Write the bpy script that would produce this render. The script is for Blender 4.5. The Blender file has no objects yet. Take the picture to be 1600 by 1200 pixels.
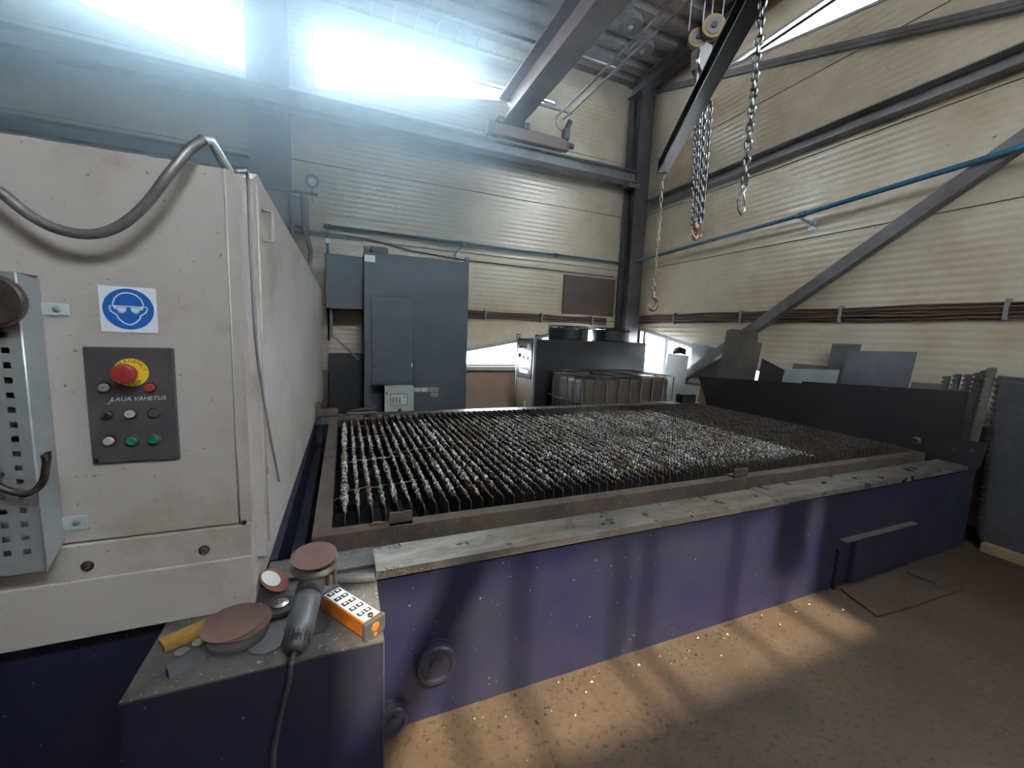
import bpy, bmesh, math, random
from mathutils import Vector, Matrix, noise
random.seed(7)
R_ = random.Random(11)
scene = bpy.context.scene
COL = scene.collection

# ------------------------------------------------------------------ camera
# solved from the vanishing points of the photo (1600x1200 frame)
CX, CY = 800.0, 600.0
VX, VY = (2340.0 - CX, 583.0 - CY), (536.0 - CX, 512.0 - CY)
F = math.sqrt(-(VX[0] * VY[0] + VX[1] * VY[1]))
EX = Vector((VX[0], VX[1], F)).normalized()
EY = Vector((VY[0], VY[1], F)).normalized()
EZ = EX.cross(EY)
if EZ.y > 0: EZ = -EZ
CAM = Vector((0, 0, 1.6))
def w_of(c): return Vector((EX.dot(c), EY.dot(c), EZ.dot(c)))
def ray(px, py): return w_of(Vector((px - CX, py - CY, F)))
def at(px, py, x=None, y=None, z=None):
    """point where the photo's pixel meets a world plane"""
    d = ray(px, py)
    if x is not None: t = (x - CAM.x) / d.x
    elif y is not None: t = (y - CAM.y) / d.y
    else: t = (z - CAM.z) / d.z
    return CAM + d * t
def z_over(px, py, x, y):
    d = ray(px, py)
    return CAM.z + d.z * math.hypot(x, y) / math.hypot(d.x, d.y)

cam_d = bpy.data.cameras.new('camera')
cam_d.sensor_width = 36.0; cam_d.lens = 36.0 * F / 1600.0
cam_d.clip_start = 0.05; cam_d.clip_end = 200
cam = bpy.data.objects.new('camera', cam_d); COL.objects.link(cam)
r_, u_, b_ = w_of(Vector((1, 0, 0))), w_of(Vector((0, -1, 0))), w_of(Vector((0, 0, -1)))
cam.matrix_world = Matrix(((r_.x, u_.x, b_.x, CAM.x), (r_.y, u_.y, b_.y, CAM.y), (r_.z, u_.z, b_.z, CAM.z), (0, 0, 0, 1)))
scene.camera = cam

# ------------------------------------------------------------------ sky, sun, exposure
world = bpy.data.worlds.new('overcast_sky'); scene.world = world
world.use_nodes = True
bg = world.node_tree.nodes['Background']
bg.inputs[0].default_value = (0.90, 0.95, 1.0, 1); bg.inputs[1].default_value = 32.0
sun_d = bpy.data.lights.new('sun_offscreen', 'SUN'); sun_d.energy = 8.0; sun_d.angle = math.radians(1.3); sun_d.color = (1.0, 0.86, 0.66)
sun = bpy.data.objects.new('sun_offscreen', sun_d); COL.objects.link(sun)
SUN_EL = math.radians(50)
sun.rotation_euler = Vector((0, math.cos(SUN_EL), -math.sin(SUN_EL))).to_track_quat('-Z', 'Y').to_euler()
vs = scene.view_settings
vs.view_transform = 'Standard'; vs.look = 'None'; vs.gamma = 1.0; vs.exposure = 0.95; vs.use_curve_mapping = False

# ------------------------------------------------------------------ materials
def new_mat(name):
    m = bpy.data.materials.new(name); m.use_nodes = True
    nt = m.node_tree
    return m, nt, nt.nodes, nt.links, nt.nodes['Principled BSDF']
def mixrgb(nt, fac, a, b):
    n = nt.nodes.new('ShaderNodeMix'); n.data_type = 'RGBA'
    for sock, v in ((n.inputs[0], fac), (n.inputs[6], a), (n.inputs[7], b)):
        if hasattr(v, 'default_value') or hasattr(v, 'links'): nt.links.new(v, sock)
        elif isinstance(v, tuple): sock.default_value = (*v[:3], 1)
        else: sock.default_value = v
    return n.outputs[2]
def ramp(nt, src, lo, hi):
    n = nt.nodes.new('ShaderNodeMapRange'); n.inputs[1].default_value = lo; n.inputs[2].default_value = hi
    n.clamp = True
    nt.links.new(src, n.inputs[0]); return n.outputs[0]
def nz(nt, coord, scale, detail=4, rough=.6, stretch=None):
    n = nt.nodes.new('ShaderNodeTexNoise'); n.inputs['Scale'].default_value = scale
    n.inputs['Detail'].default_value = detail; n.inputs['Roughness'].default_value = rough
    src = coord
    if stretch:
        mp = nt.nodes.new('ShaderNodeMapping'); mp.inputs['Scale'].default_value = stretch
        nt.links.new(coord, mp.inputs[0]); src = mp.outputs[0]
    nt.links.new(src, n.inputs['Vector']); return n.outputs['Fac']
def M(name, c, rough=.5, metal=0., var=None, vscale=6., vlo=.4, vhi=.65, stretch=None,
      specks=None, sscale=60., slo=.68, shi=.72, dirt=None, dscale=1.6, dlo=.5, dhi=.75,
      bump=0., bscale=40., rib=None, rvar=0.):
    m, nt, N, L, p = new_mat(name)
    co = N.new('ShaderNodeNewGeometry').outputs['Position']
    col = c
    if var: col = mixrgb(nt, ramp(nt, nz(nt, co, vscale, stretch=stretch), vlo, vhi), c, var)
    if dirt: col = mixrgb(nt, ramp(nt, nz(nt, co, dscale, 6, .7), dlo, dhi), col, dirt)
    if specks: col = mixrgb(nt, ramp(nt, nz(nt, co, sscale, 2, .5), slo, shi), col, specks)
    if isinstance(col, tuple): p.inputs['Base Color'].default_value = (*col, 1)
    else: L.new(col, p.inputs['Base Color'])
    p.inputs['Roughness'].default_value = rough; p.inputs['Metallic'].default_value = metal
    if rvar:
        r = N.new('ShaderNodeMapRange'); L.new(nz(nt, co, vscale * 1.7), r.inputs[0])
        r.inputs[3].default_value = max(.05, rough - rvar); r.inputs[4].default_value = min(1, rough + rvar)
        L.new(r.outputs[0], p.inputs['Roughness'])
    h = None
    if bump:
        b = N.new('ShaderNodeBump'); b.inputs['Strength'].default_value = bump; b.inputs['Distance'].default_value = .01
        L.new(nz(nt, co, bscale, 5), b.inputs['Height']); h = b.outputs[0]
    if rib:      # fine rolled micro-ribs of a sandwich panel, running level
        sx = N.new('ShaderNodeSeparateXYZ'); L.new(co, sx.inputs[0])
        mu = N.new('ShaderNodeMath'); mu.operation = 'MULTIPLY'; mu.inputs[1].default_value = 2 * math.pi / rib
        sn = N.new('ShaderNodeMath'); sn.operation = 'SINE'
        L.new(sx.outputs[2], mu.inputs[0]); L.new(mu.outputs[0], sn.inputs[0])
        b = N.new('ShaderNodeBump'); b.inputs['Strength'].default_value = .24; b.inputs['Distance'].default_value = .005
        L.new(sn.outputs[0], b.inputs['Height'])
        if h: L.new(h, b.inputs['Normal'])
        h = b.outputs[0]
    if h: L.new(h, p.inputs['Normal'])
    return m

MAT = dict(
    floor=M('floor_concrete', (.078, .047, .024), .62, var=(.05, .030, .0155), vscale=1.3, dirt=(.033, .021, .0125), dscale=.8, dlo=.5, dhi=.8, specks=(.028, .02, .014), sscale=42, slo=.56, shi=.7, bump=.4, bscale=38, rvar=.12),
    panel=M('cream_wall_panel', (.60, .53, .41), .24, var=(.53, .455, .34), vscale=1.2, dirt=(.38, .25, .13), dscale=.55, dlo=.46, dhi=.80, specks=(.25, .17, .1), sscale=22, slo=.74, shi=.78, rib=.075),
    panel_low=M('plinth_panel', (.33, .21, .14), .6, var=(.26, .17, .12), vscale=3),
    deck=M('roof_deck', (.27, .25, .24), .55, var=(.17, .13, .11), vscale=1.1, dirt=(.1, .07, .055), dscale=.7),
    steel_grey=M('grey_painted_steel', (.17, .165, .17), .5, var=(.12, .11, .11), vscale=2.5, dirt=(.09, .07, .055), dscale=1.2),
    steel_light=M('light_grey_steel', (.27, .26, .265), .5, var=(.2, .19, .19), vscale=2.5),
    steel_dark=M('dark_steel', (.035, .034, .036), .5, var=(.055, .045, .038), vscale=4),
    column=M('corner_column_steel', (.075, .065, .07), .5, var=(.05, .042, .042), vscale=3),
    rust=M('brown_primer_steel', (.16, .085, .055), .55, var=(.10, .055, .04), vscale=3),
    cab=M('cabinet_paint', (.42, .385, .355), .42, var=(.37, .335, .305), vscale=2.2, dirt=(.27, .20, .145), dscale=2.3, dlo=.53, dhi=.80, specks=(.23, .18, .14), sscale=70, slo=.69, shi=.76, bump=.05, bscale=70),
    navy=M('navy_paint', (.0135, .013, .040), .42, var=(.019, .0195, .036), vscale=2.6, specks=(.28, .28, .32), sscale=58, slo=.735, shi=.755, dirt=(.022, .021, .028), dscale=1.4, dlo=.5, dhi=.8, bump=.06, bscale=60, rvar=.08),
    hub=M('hub_steel_paint', (.03, .028, .045), .4, var=(.02, .018, .03), vscale=20, rvar=.1),
    worn=M('worn_bare_steel', (.17, .155, .14), .42, .55, var=(.09, .08, .075), vscale=7, specks=(.5, .48, .46), sscale=90, slo=.66, shi=.75, bump=.15, bscale=60, rvar=.15),
    cap=M('galvanised_cover', (.50, .47, .42), .3, .85, var=(.30, .265, .22), vscale=5, stretch=(1, 3, 1), specks=(.2, .16, .12), sscale=70, slo=.66, shi=.74, rvar=.12),
    frame=M('rusty_frame', (.115, .085, .066), .6, .2, var=(.07, .05, .04), vscale=7, specks=(.26, .22, .18), sscale=80, slo=.66, shi=.76, bump=.2, bscale=50),
    soot=M('sooty_steel', (.028, .026, .025), .8, var=(.045, .037, .03), vscale=9),
    slat=M('slat_steel', (.055, .05, .048), .55, .4, var=(.1, .075, .055), vscale=14),
    galv=M('galvanised_sheet', (.40, .43, .44), .36, .5, var=(.33, .36, .37), vscale=5, rvar=.08),
    zinc=M('zinc_bracket', (.6, .68, .69), .35, .35, var=(.5, .57, .58), vscale=20),
    chrome=M('bright_metal', (.62, .6, .57), .22, .95),
    iron=M('dark_iron', (.07, .062, .06), .4, .7, var=(.12, .1, .09), vscale=30),
    black=M('black_plastic', (.018, .018, .019), .45),
    panelblk=M('panel_plate', (.06, .053, .057), .5, var=(.075, .065, .065), vscale=10),
    red=M('red_plastic', (.34, .032, .026), .38, var=(.26, .026, .022), vscale=40),
    yellow=M('yellow_plate', (.75, .5, .03), .45),
    green=M('green_plastic', (.01, .16, .095), .35),
    white=M('white_plastic', (.62, .6, .55), .4),
    offwhite=M('button_cream', (.42, .39, .34), .45),
    greybtn=M('button_grey', (.26, .24, .22), .5),
    blue=M('sign_blue', (.01, .115, .42), .4),
    signwhite=M('sign_white', (.72, .76, .82), .4),
    paintmark=M('white_marker', (.6, .6, .6), .6),
    sand=M('sanding_disc_face', (.20, .115, .095), .8, var=(.16, .09, .075), vscale=9, bump=.3, bscale=400),
    sandback=M('sanding_disc_back', (.075, .07, .07), .8, bump=.3, bscale=300),
    redsand=M('red_sanding_disc', (.23, .075, .055), .8),
    tool=M('grinder_casing', (.12, .13, .13), .42, .1, var=(.09, .095, .095), vscale=18),
    tooldark=M('grinder_grip', (.06, .058, .054), .5),
    alu=M('cast_aluminium', (.42, .39, .35), .38, .8, var=(.33, .3, .27), vscale=25),
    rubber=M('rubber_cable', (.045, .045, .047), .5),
    orange=M('orange_plastic', (.46, .145, .015), .42, var=(.34, .09, .01), vscale=25),
    ochre=M('ochre_card', (.33, .18, .035), .6, var=(.2, .11, .02), vscale=18),
    bar=M('square_bar', (.16, .17, .175), .4, .5, var=(.11, .115, .12), vscale=12),
    filt=M('filter_cabinet_paint', (.058, .068, .082), .5, var=(.05, .058, .07), vscale=2.2, dirt=(.075, .08, .09), dscale=1.2),
    chill=M('chiller_paint', (.013, .0135, .016), .45, var=(.018, .017, .018), vscale=3),
    chillface=M('chiller_control_plate', (.10, .075, .065), .28, .4, var=(.06, .05, .045), vscale=9),
    chillfront=M('chiller_lower_plate', (.24, .17, .13), .4),
    elbox=M('electric_box_paint', (.36, .37, .34), .45, var=(.31, .32, .29), vscale=9),
    tank=M('dirty_tank_plastic', (.10, .072, .053), .5, var=(.055, .04, .03), vscale=4),
    bluepipe=M('blue_air_pipe', (.03, .12, .19), .35),
    cablem=M('brown_cable', (.09, .055, .038), .6),
    conduit=M('grey_conduit', (.20, .19, .185), .38, .3, var=(.14, .135, .13), vscale=30),
    boom=M('boom_green_black', (.025, .036, .034), .3),
    chain=M('chain_steel', (.2, .2, .2), .3, .9),
    copperchain=M('dull_chain', (.30, .25, .22), .4, .8),
    copper=M('rusty_chain_hook', (.33, .19, .14), .45, .7),
    gold=M('yellow_sheave', (.24, .18, .08), .4, .5),
    sheetA=M('mill_sheet_grey', (.17, .175, .19), .4, .6, var=(.13, .135, .145), vscale=3),
    sheetC=M('large_sheet_grey', (.085, .09, .10), .5, .3, var=(.065, .068, .075), vscale=5, specks=(.05, .05, .055), sscale=90, slo=.55, shi=.65),
    sheetB=M('bright_sheet', (.46, .49, .51), .35, .6, var=(.38, .41, .43), vscale=4),
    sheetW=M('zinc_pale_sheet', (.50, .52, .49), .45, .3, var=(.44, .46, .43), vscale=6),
    sheetD=M('sooty_plate', (.014, .0135, .015), .65, 0., var=(.02, .019, .019), vscale=3),
    sheetbr=M('dull_plate', (.15, .135, .115), .5, .4, var=(.11, .1, .085), vscale=3),
    timber=M('raw_timber', (.34, .24, .14), .7, var=(.27, .18, .1), vscale=8),
    brownbox=M('brown_panel', (.085, .055, .042), .6),
    frameW=M('window_frame', (.28, .29, .32), .5),
    sill=M('window_sill', (.42, .4, .36), .5),
    outground=M('outside_asphalt', (.16, .16, .155), .8),
    outwall=M('outside_wall', (.50, .40, .24), .7),
    outroof=M('outside_grey', (.34, .35, .37), .6),
    fuzz=M('lagging', (.22, .2, .18), .8),
)
# glass: mostly clear, a little reflection
def glass(name='clear_glass', tint=(.95, .98, 1, 1)):
    m, nt, N, L, p = new_mat(name); N.remove(p)
    t = N.new('ShaderNodeBsdfTransparent'); t.inputs[0].default_value = tint
    g = N.new('ShaderNodeBsdfGlossy'); g.inputs['Roughness'].default_value = .03
    mx = N.new('ShaderNodeMixShader'); mx.inputs[0].default_value = .06
    L.new(t.outputs[0], mx.inputs[1]); L.new(g.outputs[0], mx.inputs[2]); L.new(mx.outputs[0], N['Material Output'].inputs[0])
    return m
MAT['glass'] = glass()
# slag crust: pale grey metal beads with brown and rusty runs
def slag(name, dark):
    m, nt, N, L, p = new_mat(name)
    co = N.new('ShaderNodeNewGeometry').outputs['Position']
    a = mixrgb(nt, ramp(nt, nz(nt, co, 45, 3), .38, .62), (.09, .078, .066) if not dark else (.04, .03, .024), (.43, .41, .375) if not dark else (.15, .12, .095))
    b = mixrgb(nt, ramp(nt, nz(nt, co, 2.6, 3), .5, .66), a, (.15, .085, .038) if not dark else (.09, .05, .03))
    L.new(b, p.inputs['Base Color']); p.inputs['Roughness'].default_value = .45; p.inputs['Metallic'].default_value = .35
    return m
MAT['slag'] = slag('slag_crust', False); MAT['slagdark'] = slag('dark_slag_crust', True)

# ------------------------------------------------------------------ mesh helpers
def V(*a): return Vector(a)
def frame_of(d, up=(0, 0, 1)):
    d = Vector(d).normalized(); up = Vector(up)
    if abs(d.dot(up)) > .98: up = Vector((0, 1, 0)) if abs(d.y) < .9 else Vector((1, 0, 0))
    s = d.cross(up).normalized(); u = s.cross(d).normalized()
    return d, s, u
class B:
    def __init__(s): s.v = []; s.f = []; s.sm = []
    def add(s, vs, fs, smooth=False):
        o = len(s.v); s.v += [tuple(v) for v in vs]
        for f in fs: s.f.append(tuple(i + o for i in f)); s.sm.append(smooth)
        return s
    def hexa(s, p):   # 8 points: bottom loop 0-3, top loop 4-7
        return s.add(p, [(0, 3, 2, 1), (4, 5, 6, 7), (0, 1, 5, 4), (1, 2, 6, 5), (2, 3, 7, 6), (3, 0, 4, 7)])
    def box(s, x0, x1, y0, y1, z0, z1):
        return s.hexa([(x0, y0, z0), (x1, y0, z0), (x1, y1, z0), (x0, y1, z0), (x0, y0, z1), (x1, y0, z1), (x1, y1, z1), (x0, y1, z1)])
    def rbox(s, x0, x1, y0, y1, z0, z1, r=.01, n=3):
        """box with bevelled edges"""
        bm = bmesh.new(); bmesh.ops.create_cube(bm, size=1)
        for v in bm.verts: v.co = Vector(((x0 + x1) / 2 + v.co.x * (x1 - x0), (y0 + y1) / 2 + v.co.y * (y1 - y0), (z0 + z1) / 2 + v.co.z * (z1 - z0)))
        bmesh.ops.bevel(bm, geom=bm.edges[:], offset=r, segments=n, affect='EDGES', profile=.5)
        bm.verts.ensure_lookup_table(); bm.verts.index_update()
        s.add([v.co.copy() for v in bm.verts], [[v.index for v in f.verts] for f in bm.faces], False); bm.free(); return s
    def prism(s, poly, ext):
        """planar polygon (3-D points) pushed along ext"""
        n = len(poly); e = Vector(ext); P = [Vector(p) for p in poly]
        return s.add(P + [p + e for p in P], [tuple(range(n))[::-1], tuple(range(n, 2 * n))] + [(i, (i + 1) % n, n + (i + 1) % n, n + i) for i in range(n)])
    def bar(s, p0, p1, w, h, up=(0, 0, 1)):
        p0, p1 = Vector(p0), Vector(p1); d, a, u = frame_of(p1 - p0, up)
        q = [(-1, -1), (1, -1), (1, 1), (-1, 1)]
        return s.add([p + a * (w / 2 * i) + u * (h / 2 * j) for p in (p0, p1) for i, j in q],
                     [(0, 1, 2, 3), (7, 6, 5, 4)] + [(i, 4 + i, 4 + (i + 1) % 4, (i + 1) % 4) for i in range(4)])
    def tube(s, pts, r, n=8, caps=True, smooth=True, up=(0, 0, 1)):
        pts = [Vector(p) for p in pts]; m = len(pts); rs = r if isinstance(r, (list, tuple)) else [r] * m
        vs = []; ref = None
        for i, p in enumerate(pts):
            d = (pts[min(i + 1, m - 1)] - pts[max(i - 1, 0)])
            if ref is None: _, a, u = frame_of(d, up)
            else:
                d.normalize(); u = ref - d * ref.dot(d); u.normalize(); a = d.cross(u)
            ref = u
            for k in range(n):
                t = 2 * math.pi * k / n; vs.append(p + (a * math.cos(t) + u * math.sin(t)) * rs[i])
        fs = [(i * n + k, i * n + (k + 1) % n, (i + 1) * n + (k + 1) % n, (i + 1) * n + k) for i in range(m - 1) for k in range(n)]
        s.add(vs, fs, smooth)
        if caps: s.f += [tuple(len(s.v) - m * n + k for k in range(n))[::-1], tuple(len(s.v) - n + k for k in range(n))]; s.sm += [False, False]
        return s
    def cyl(s, p0, p1, r, n=16, r2=None): return s.tube([p0, p1], [r, r if r2 is None else r2], n, True, n > 8)
    def lathe(s, c, axis, prof, n=24):
        """prof: (radius, height along axis) from bottom to top"""
        d, a, u = frame_of(axis); c = Vector(c)
        vs = []
        for r, h in prof:
            for k in range(n):
                t = 2 * math.pi * k / n; vs.append(c + d * h + (a * math.cos(t) + u * math.sin(t)) * max(r, 1e-5))
        m = len(prof)
        s.add(vs, [(i * n + k, i * n + (k + 1) % n, (i + 1) * n + (k + 1) % n, (i + 1) * n + k) for i in range(m - 1) for k in range(n)], False)
        s.f += [tuple(len(s.v) - m * n + k for k in range(n))[::-1], tuple(len(s.v) - n + k for k in range(n))]; s.sm += [False, False]
        return s
    def ibeam(s, p0, p1, h, w, tf=.02, tw=.014, up=(0, 0, 1)):
        p0, p1 = Vector(p0), Vector(p1); d, a, u = frame_of(p1 - p0, up)
        for o, ww, hh in ((u * (h / 2 - tf / 2), w, tf), (u * (-h / 2 + tf / 2), w, tf), (u * 0, tw, h - 2 * tf)): s.bar(p0 + o, p1 + o, ww, hh, up)
        return s
    def channel(s, p0, p1, h, w, t=.012, up=(0, 0, 1), side=1):
        p0, p1 = Vector(p0), Vector(p1); d, a, u = frame_of(p1 - p0, up)
        for o, ww, hh in ((u * (h / 2 - t / 2), w, t), (u * (-h / 2 + t / 2), w, t), (a * (side * (w / 2 - t / 2)), t, h - 2 * t)): s.bar(p0 + o, p1 + o, ww, hh, up)
        return s
    def ribbon(s, pts, width, o, ax, ay, nrm, th=.0006, closed=True):
        """flat band following 2-D points (ax, ay plane)"""
        n = len(pts); vs = []
        for i, (x, y) in enumerate(pts):
            a = pts[(i - 1) % n] if closed or i else pts[i]; b = pts[(i + 1) % n] if closed or i < n - 1 else pts[i]
            tx, ty = b[0] - a[0], b[1] - a[1]; l = math.hypot(tx, ty) or 1
            nx, ny = -ty / l * width / 2, tx / l * width / 2
            for sgn in (1, -1): vs.append(o + ax * (x + sgn * nx) + ay * (y + sgn * ny) + nrm * th)
        m = n if closed else n - 1
        return s.add(vs, [(2 * i, 2 * i + 1, (2 * i + 3) % (2 * n), (2 * i + 2) % (2 * n)) for i in range(m)])
    def mesh(s, name, mat):
        me = bpy.data.meshes.new(name); me.from_pydata(s.v, [], s.f)
        me.polygons.foreach_set('use_smooth', s.sm); me.update()
        bm = bmesh.new(); bm.from_mesh(me); bmesh.ops.recalc_face_normals(bm, faces=bm.faces[:]); bm.to_mesh(me); bm.free()
        if mat: me.materials.append(MAT[mat] if isinstance(mat, str) else mat)
        return me
    def build(s, name, mat, parent=None):
        o = bpy.data.objects.new(name, s.mesh(name, mat)); COL.objects.link(o)
        if parent is not None: put(o, parent)
        return o
def world_of(o):
    m = o.matrix_basis.copy(); p = o.parent
    while p is not None: m = p.matrix_basis @ m; p = p.parent
    return m
def put(o, parent):       # coordinates stay in world space
    m = world_of(o); o.parent = parent; o.matrix_basis = world_of(parent).inverted() @ m
def tag(o, label, cat, group=None, kind=None):
    o['label'] = label
    if cat: o['category'] = cat
    if group: o['group'] = group
    if kind: o['kind'] = kind
    return o
def thing(name, loc, label, cat, group=None):
    o = bpy.data.objects.new(name, None); COL.objects.link(o); o.location = loc; o.empty_display_size = .1
    return tag(o, label, cat, group)
def structure(name, loc=(0, 0, 0), label=None):
    o = bpy.data.objects.new(name, None); COL.objects.link(o); o.location = loc; o['kind'] = 'structure'
    if label: o['label'] = label
    return o
def text_mesh(txt, size, mat, name, o, ax, ay, parent, width=None, extra=None, shear=0):
    """flat lettering standing at o with baseline ax, upright ay"""
    c = bpy.data.curves.new(name, 'FONT'); c.body = txt; c.size = size; c.align_x = 'CENTER'; c.align_y = 'CENTER'; c.shear = shear
    c.resolution_u = 2
    t = bpy.data.objects.new(name, c); COL.objects.link(t)
    dg = bpy.context.evaluated_depsgraph_get(); me = bpy.data.meshes.new_from_object(t.evaluated_get(dg))
    bpy.data.objects.remove(t); 
    n = ax.cross(ay)
    xs = [v.co.x for v in me.vertices] or [0, 1]
    k = (width / (max(xs) - min(xs))) if width else 1
    for v in me.vertices: v.co = o + ax * (v.co.x * k) + ay * v.co.y
    me.materials.clear(); me.materials.append(MAT[mat])
    ob = bpy.data.objects.new(name, me); COL.objects.link(ob)
    if parent: put(ob, parent)
    return ob

# ------------------------------------------------------------------ the hall
XR, YB, XL, YF, ZC = 5.4, 6.9, -6.2, -2.6, 6.3
def subtract(rect, holes):
    """convex pieces of a rectangle (u0,u1,v0,v1) outside convex ccw holes"""
    u0, u1, v0, v1 = rect; todo = [[(u0, v0), (u1, v0), (u1, v1), (u0, v1)]]
    def clip(poly, a, b, keep_left):
        out = []; n = len(poly)
        def sd(p): return ((b[0] - a[0]) * (p[1] - a[1]) - (b[1] - a[1]) * (p[0] - a[0])) * (1 if keep_left else -1)
        for i in range(n):
            p, q = poly[i], poly[(i + 1) % n]; sp, sq = sd(p), sd(q)
            if sp >= -1e-9: out.append(p)
            if (sp > 1e-9 and sq < -1e-9) or (sp < -1e-9 and sq > 1e-9):
                t = sp / (sp - sq); out.append((p[0] + t * (q[0] - p[0]), p[1] + t * (q[1] - p[1])))
        return out if len(out) > 2 else []
    def area(p): return abs(sum(p[i][0] * p[(i + 1) % len(p)][1] - p[(i + 1) % len(p)][0] * p[i][1] for i in range(len(p)))) / 2
    for h in holes:
        nxt = []
        for poly in todo:
            rest = poly
            for i in range(len(h)):
                a, b = h[i], h[(i + 1) % len(h)]
                o = clip(rest, a, b, False)
                if o and area(o) > 1e-5: nxt.append(o)
                rest = clip(rest, a, b, True)
                if not rest: break
        todo = nxt
    return todo
def wall(name, bays, rows, holes, to3, ext, low='panel_low', label=None):
    root = structure(name, (0, 0, 0), label)
    g = .006
    for (u0, u1) in bays:
        for k in range(len(rows) - 1):
            pcs = subtract((u0 + .002, u1 - .002, rows[k] + (g if k else 0), rows[k + 1] - g), holes)
            if not pcs: continue
            b = B()
            for p in pcs: b.prism([to3(*q) for q in p], ext)
            b.build('wall_panel', low if k == 0 else 'panel', root)
    b = B(); e = Vector(ext)
    for p in subtract((min(q[0] for q in bays), max(q[1] for q in bays), 0, rows[-1]), holes): b.prism([to3(*q) + e * .6 for q in p], e * .6)
    b.build('wall_backing', 'steel_dark', root)
    return root
def window(n, poly, to3, out, mull=(), frame=.05, label=None, pane='glass', fmat='frameW'):
    """poly ccw (u,v); vertical mullions at u values split it into panes"""
    w = structure('window_%d' % n, to3(*poly[0]), label)
    b = B(); m = len(poly)
    for i in range(m):
        p, q = poly[i], poly[(i + 1) % m]
        b.bar(to3(*p), to3(*q), frame, frame, up=out)
    b.build('window_frame', fmat, w)
    us = sorted(p[0] for p in poly); cuts = [us[0]] + list(mull) + [us[-1]]
    def vrange(u):
        v = []
        for i in range(m):
            p, q = poly[i], poly[(i + 1) % m]
            if abs(p[0] - q[0]) > 1e-6 and min(p[0], q[0]) - 1e-6 <= u <= max(p[0], q[0]) + 1e-6:
                t = (u - p[0]) / (q[0] - p[0]); v.append(p[1] + t * (q[1] - p[1]))
            elif abs(p[0] - q[0]) <= 1e-6 and abs(u - p[0]) < 1e-6: v += [p[1], q[1]]
        return min(v), max(v)
    for u in mull:
        lo, hi = vrange(u); B().bar(to3(u, lo), to3(u, hi), frame * (3 if frame < .04 and n < 6 else 1.6), frame * 1.6, up=out).build('mullion', fmat, w)
    for a, c in zip(cuts, cuts[1:]):
        (l0, h0), (l1, h1) = vrange(a), vrange(c)
        pts = [(a, l0), (c, l1), (c, h1), (a, h0)]; pp = []
        for p in pts:
            if not pp or (abs(p[0] - pp[-1][0]) + abs(p[1] - pp[-1][1])) > 1e-4: pp.append(p)
        if abs(pp[0][0] - pp[-1][0]) + abs(pp[0][1] - pp[-1][1]) < 1e-4: pp.pop()
        if len(pp) > 2: B().prism([to3(*p) for p in pp], Vector(out) * .012).build('window_pane', pane, w)
    return w

floor = B().box(XL, XR, YF, YB, -.12, 0).build('floor', 'floor'); floor['kind'] = 'structure'; floor['label'] = 'dusty brown concrete workshop floor'
rows = [0, .93, 1.93, 2.94, 3.95, 4.93, ZC + .11]
bk = lambda u, v: Vector((u, YB, v)); rt = lambda u, v: Vector((XR, u, v))
fr = lambda u, v: Vector((u, YF, v)); lf = lambda u, v: Vector((XL, u, v))
# back wall: slanted high windows either side of the column, slanted low window at the corner
WT = 5.70
winA = [(-.34, 4.94), (3.49, 5.63), (3.49, WT), (-.34, WT)]
winC = [(-5.0, 5.69), (-1.165, 4.95), (-1.165, WT), (-5.0, WT)]
winE = [(.75, 1.03), (4.85, 1.03), (4.85, 1.84), (.75, 1.06)]
wall('wall_back', [(XL, -.9), (-.9, XR)], rows, [winA, winC, winE], bk, (0, .12, 0), label='cream ribbed sandwich panel wall with slanted windows')
window(1, winA, bk, (0, 1, 0), (.55,), .035, label='slanted high window between the column and the crane girder')
window(2, winC, bk, (0, 1, 0), (-2.05,), .035, label='slanted high window above the white housing')
window(3, winE, bk, (0, 1, 0), (3.4,), label='low slanted window behind the cooling unit')
# right wall
winF = [(-.3, 4.66), (5.0, 5.71), (5.0, 5.74), (-.3, 5.74)]
winG = [(3.0, 1.0), (6.5, 1.0), (6.5, 1.80), (3.0, 1.04)]
wall('wall_right', [(YF, YB)], rows, [winF, winG], rt, (.12, 0, 0), label='cream ribbed sandwich panel wall with a steel brace')
window(4, winF, rt, (1, 0, 0), (1.2,), .035, label='long slanted high window over the brace')
window(5, winG, rt, (1, 0, 0), (4.6, 5.74), label='low slanted window behind the scrap sheets')
# walls behind and beside the camera
winH = [(.0, 4.47), (2.8, 4.47), (2.8, 5.70), (.0, 5.70)]
wall('wall_front', [(XL, XR)], rows, [winH], fr, (0, -.12, 0), label='cream panel wall at the near end of the hall')
window(6, winH, fr, (0, -1, 0), (.42, .72, 1.25, 1.42, 2.05, 2.5), .035, 'unseen high window added to the near end wall for sun and fill light').name = 'window_6_offscreen'
wall('wall_left', [(YF, YB)], rows, [], lf, (-.12, 0, 0), label='cream panel wall on the far side of the white housing')
# sills and frames of the low windows
for n, (p, q) in enumerate((((.7, YB - .05, .985), (4.95, YB - .05, .985)), ((XR - .03, 2.9, .96), (XR - .03, 6.47, .96)))):
    t = B().bar(p, q, .1 if n == 0 else .06, .07).build('trim_%d' % (n + 1), 'sill'); t['kind'] = 'structure'; t['label'] = 'pale sill ledge under the low window'
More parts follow.
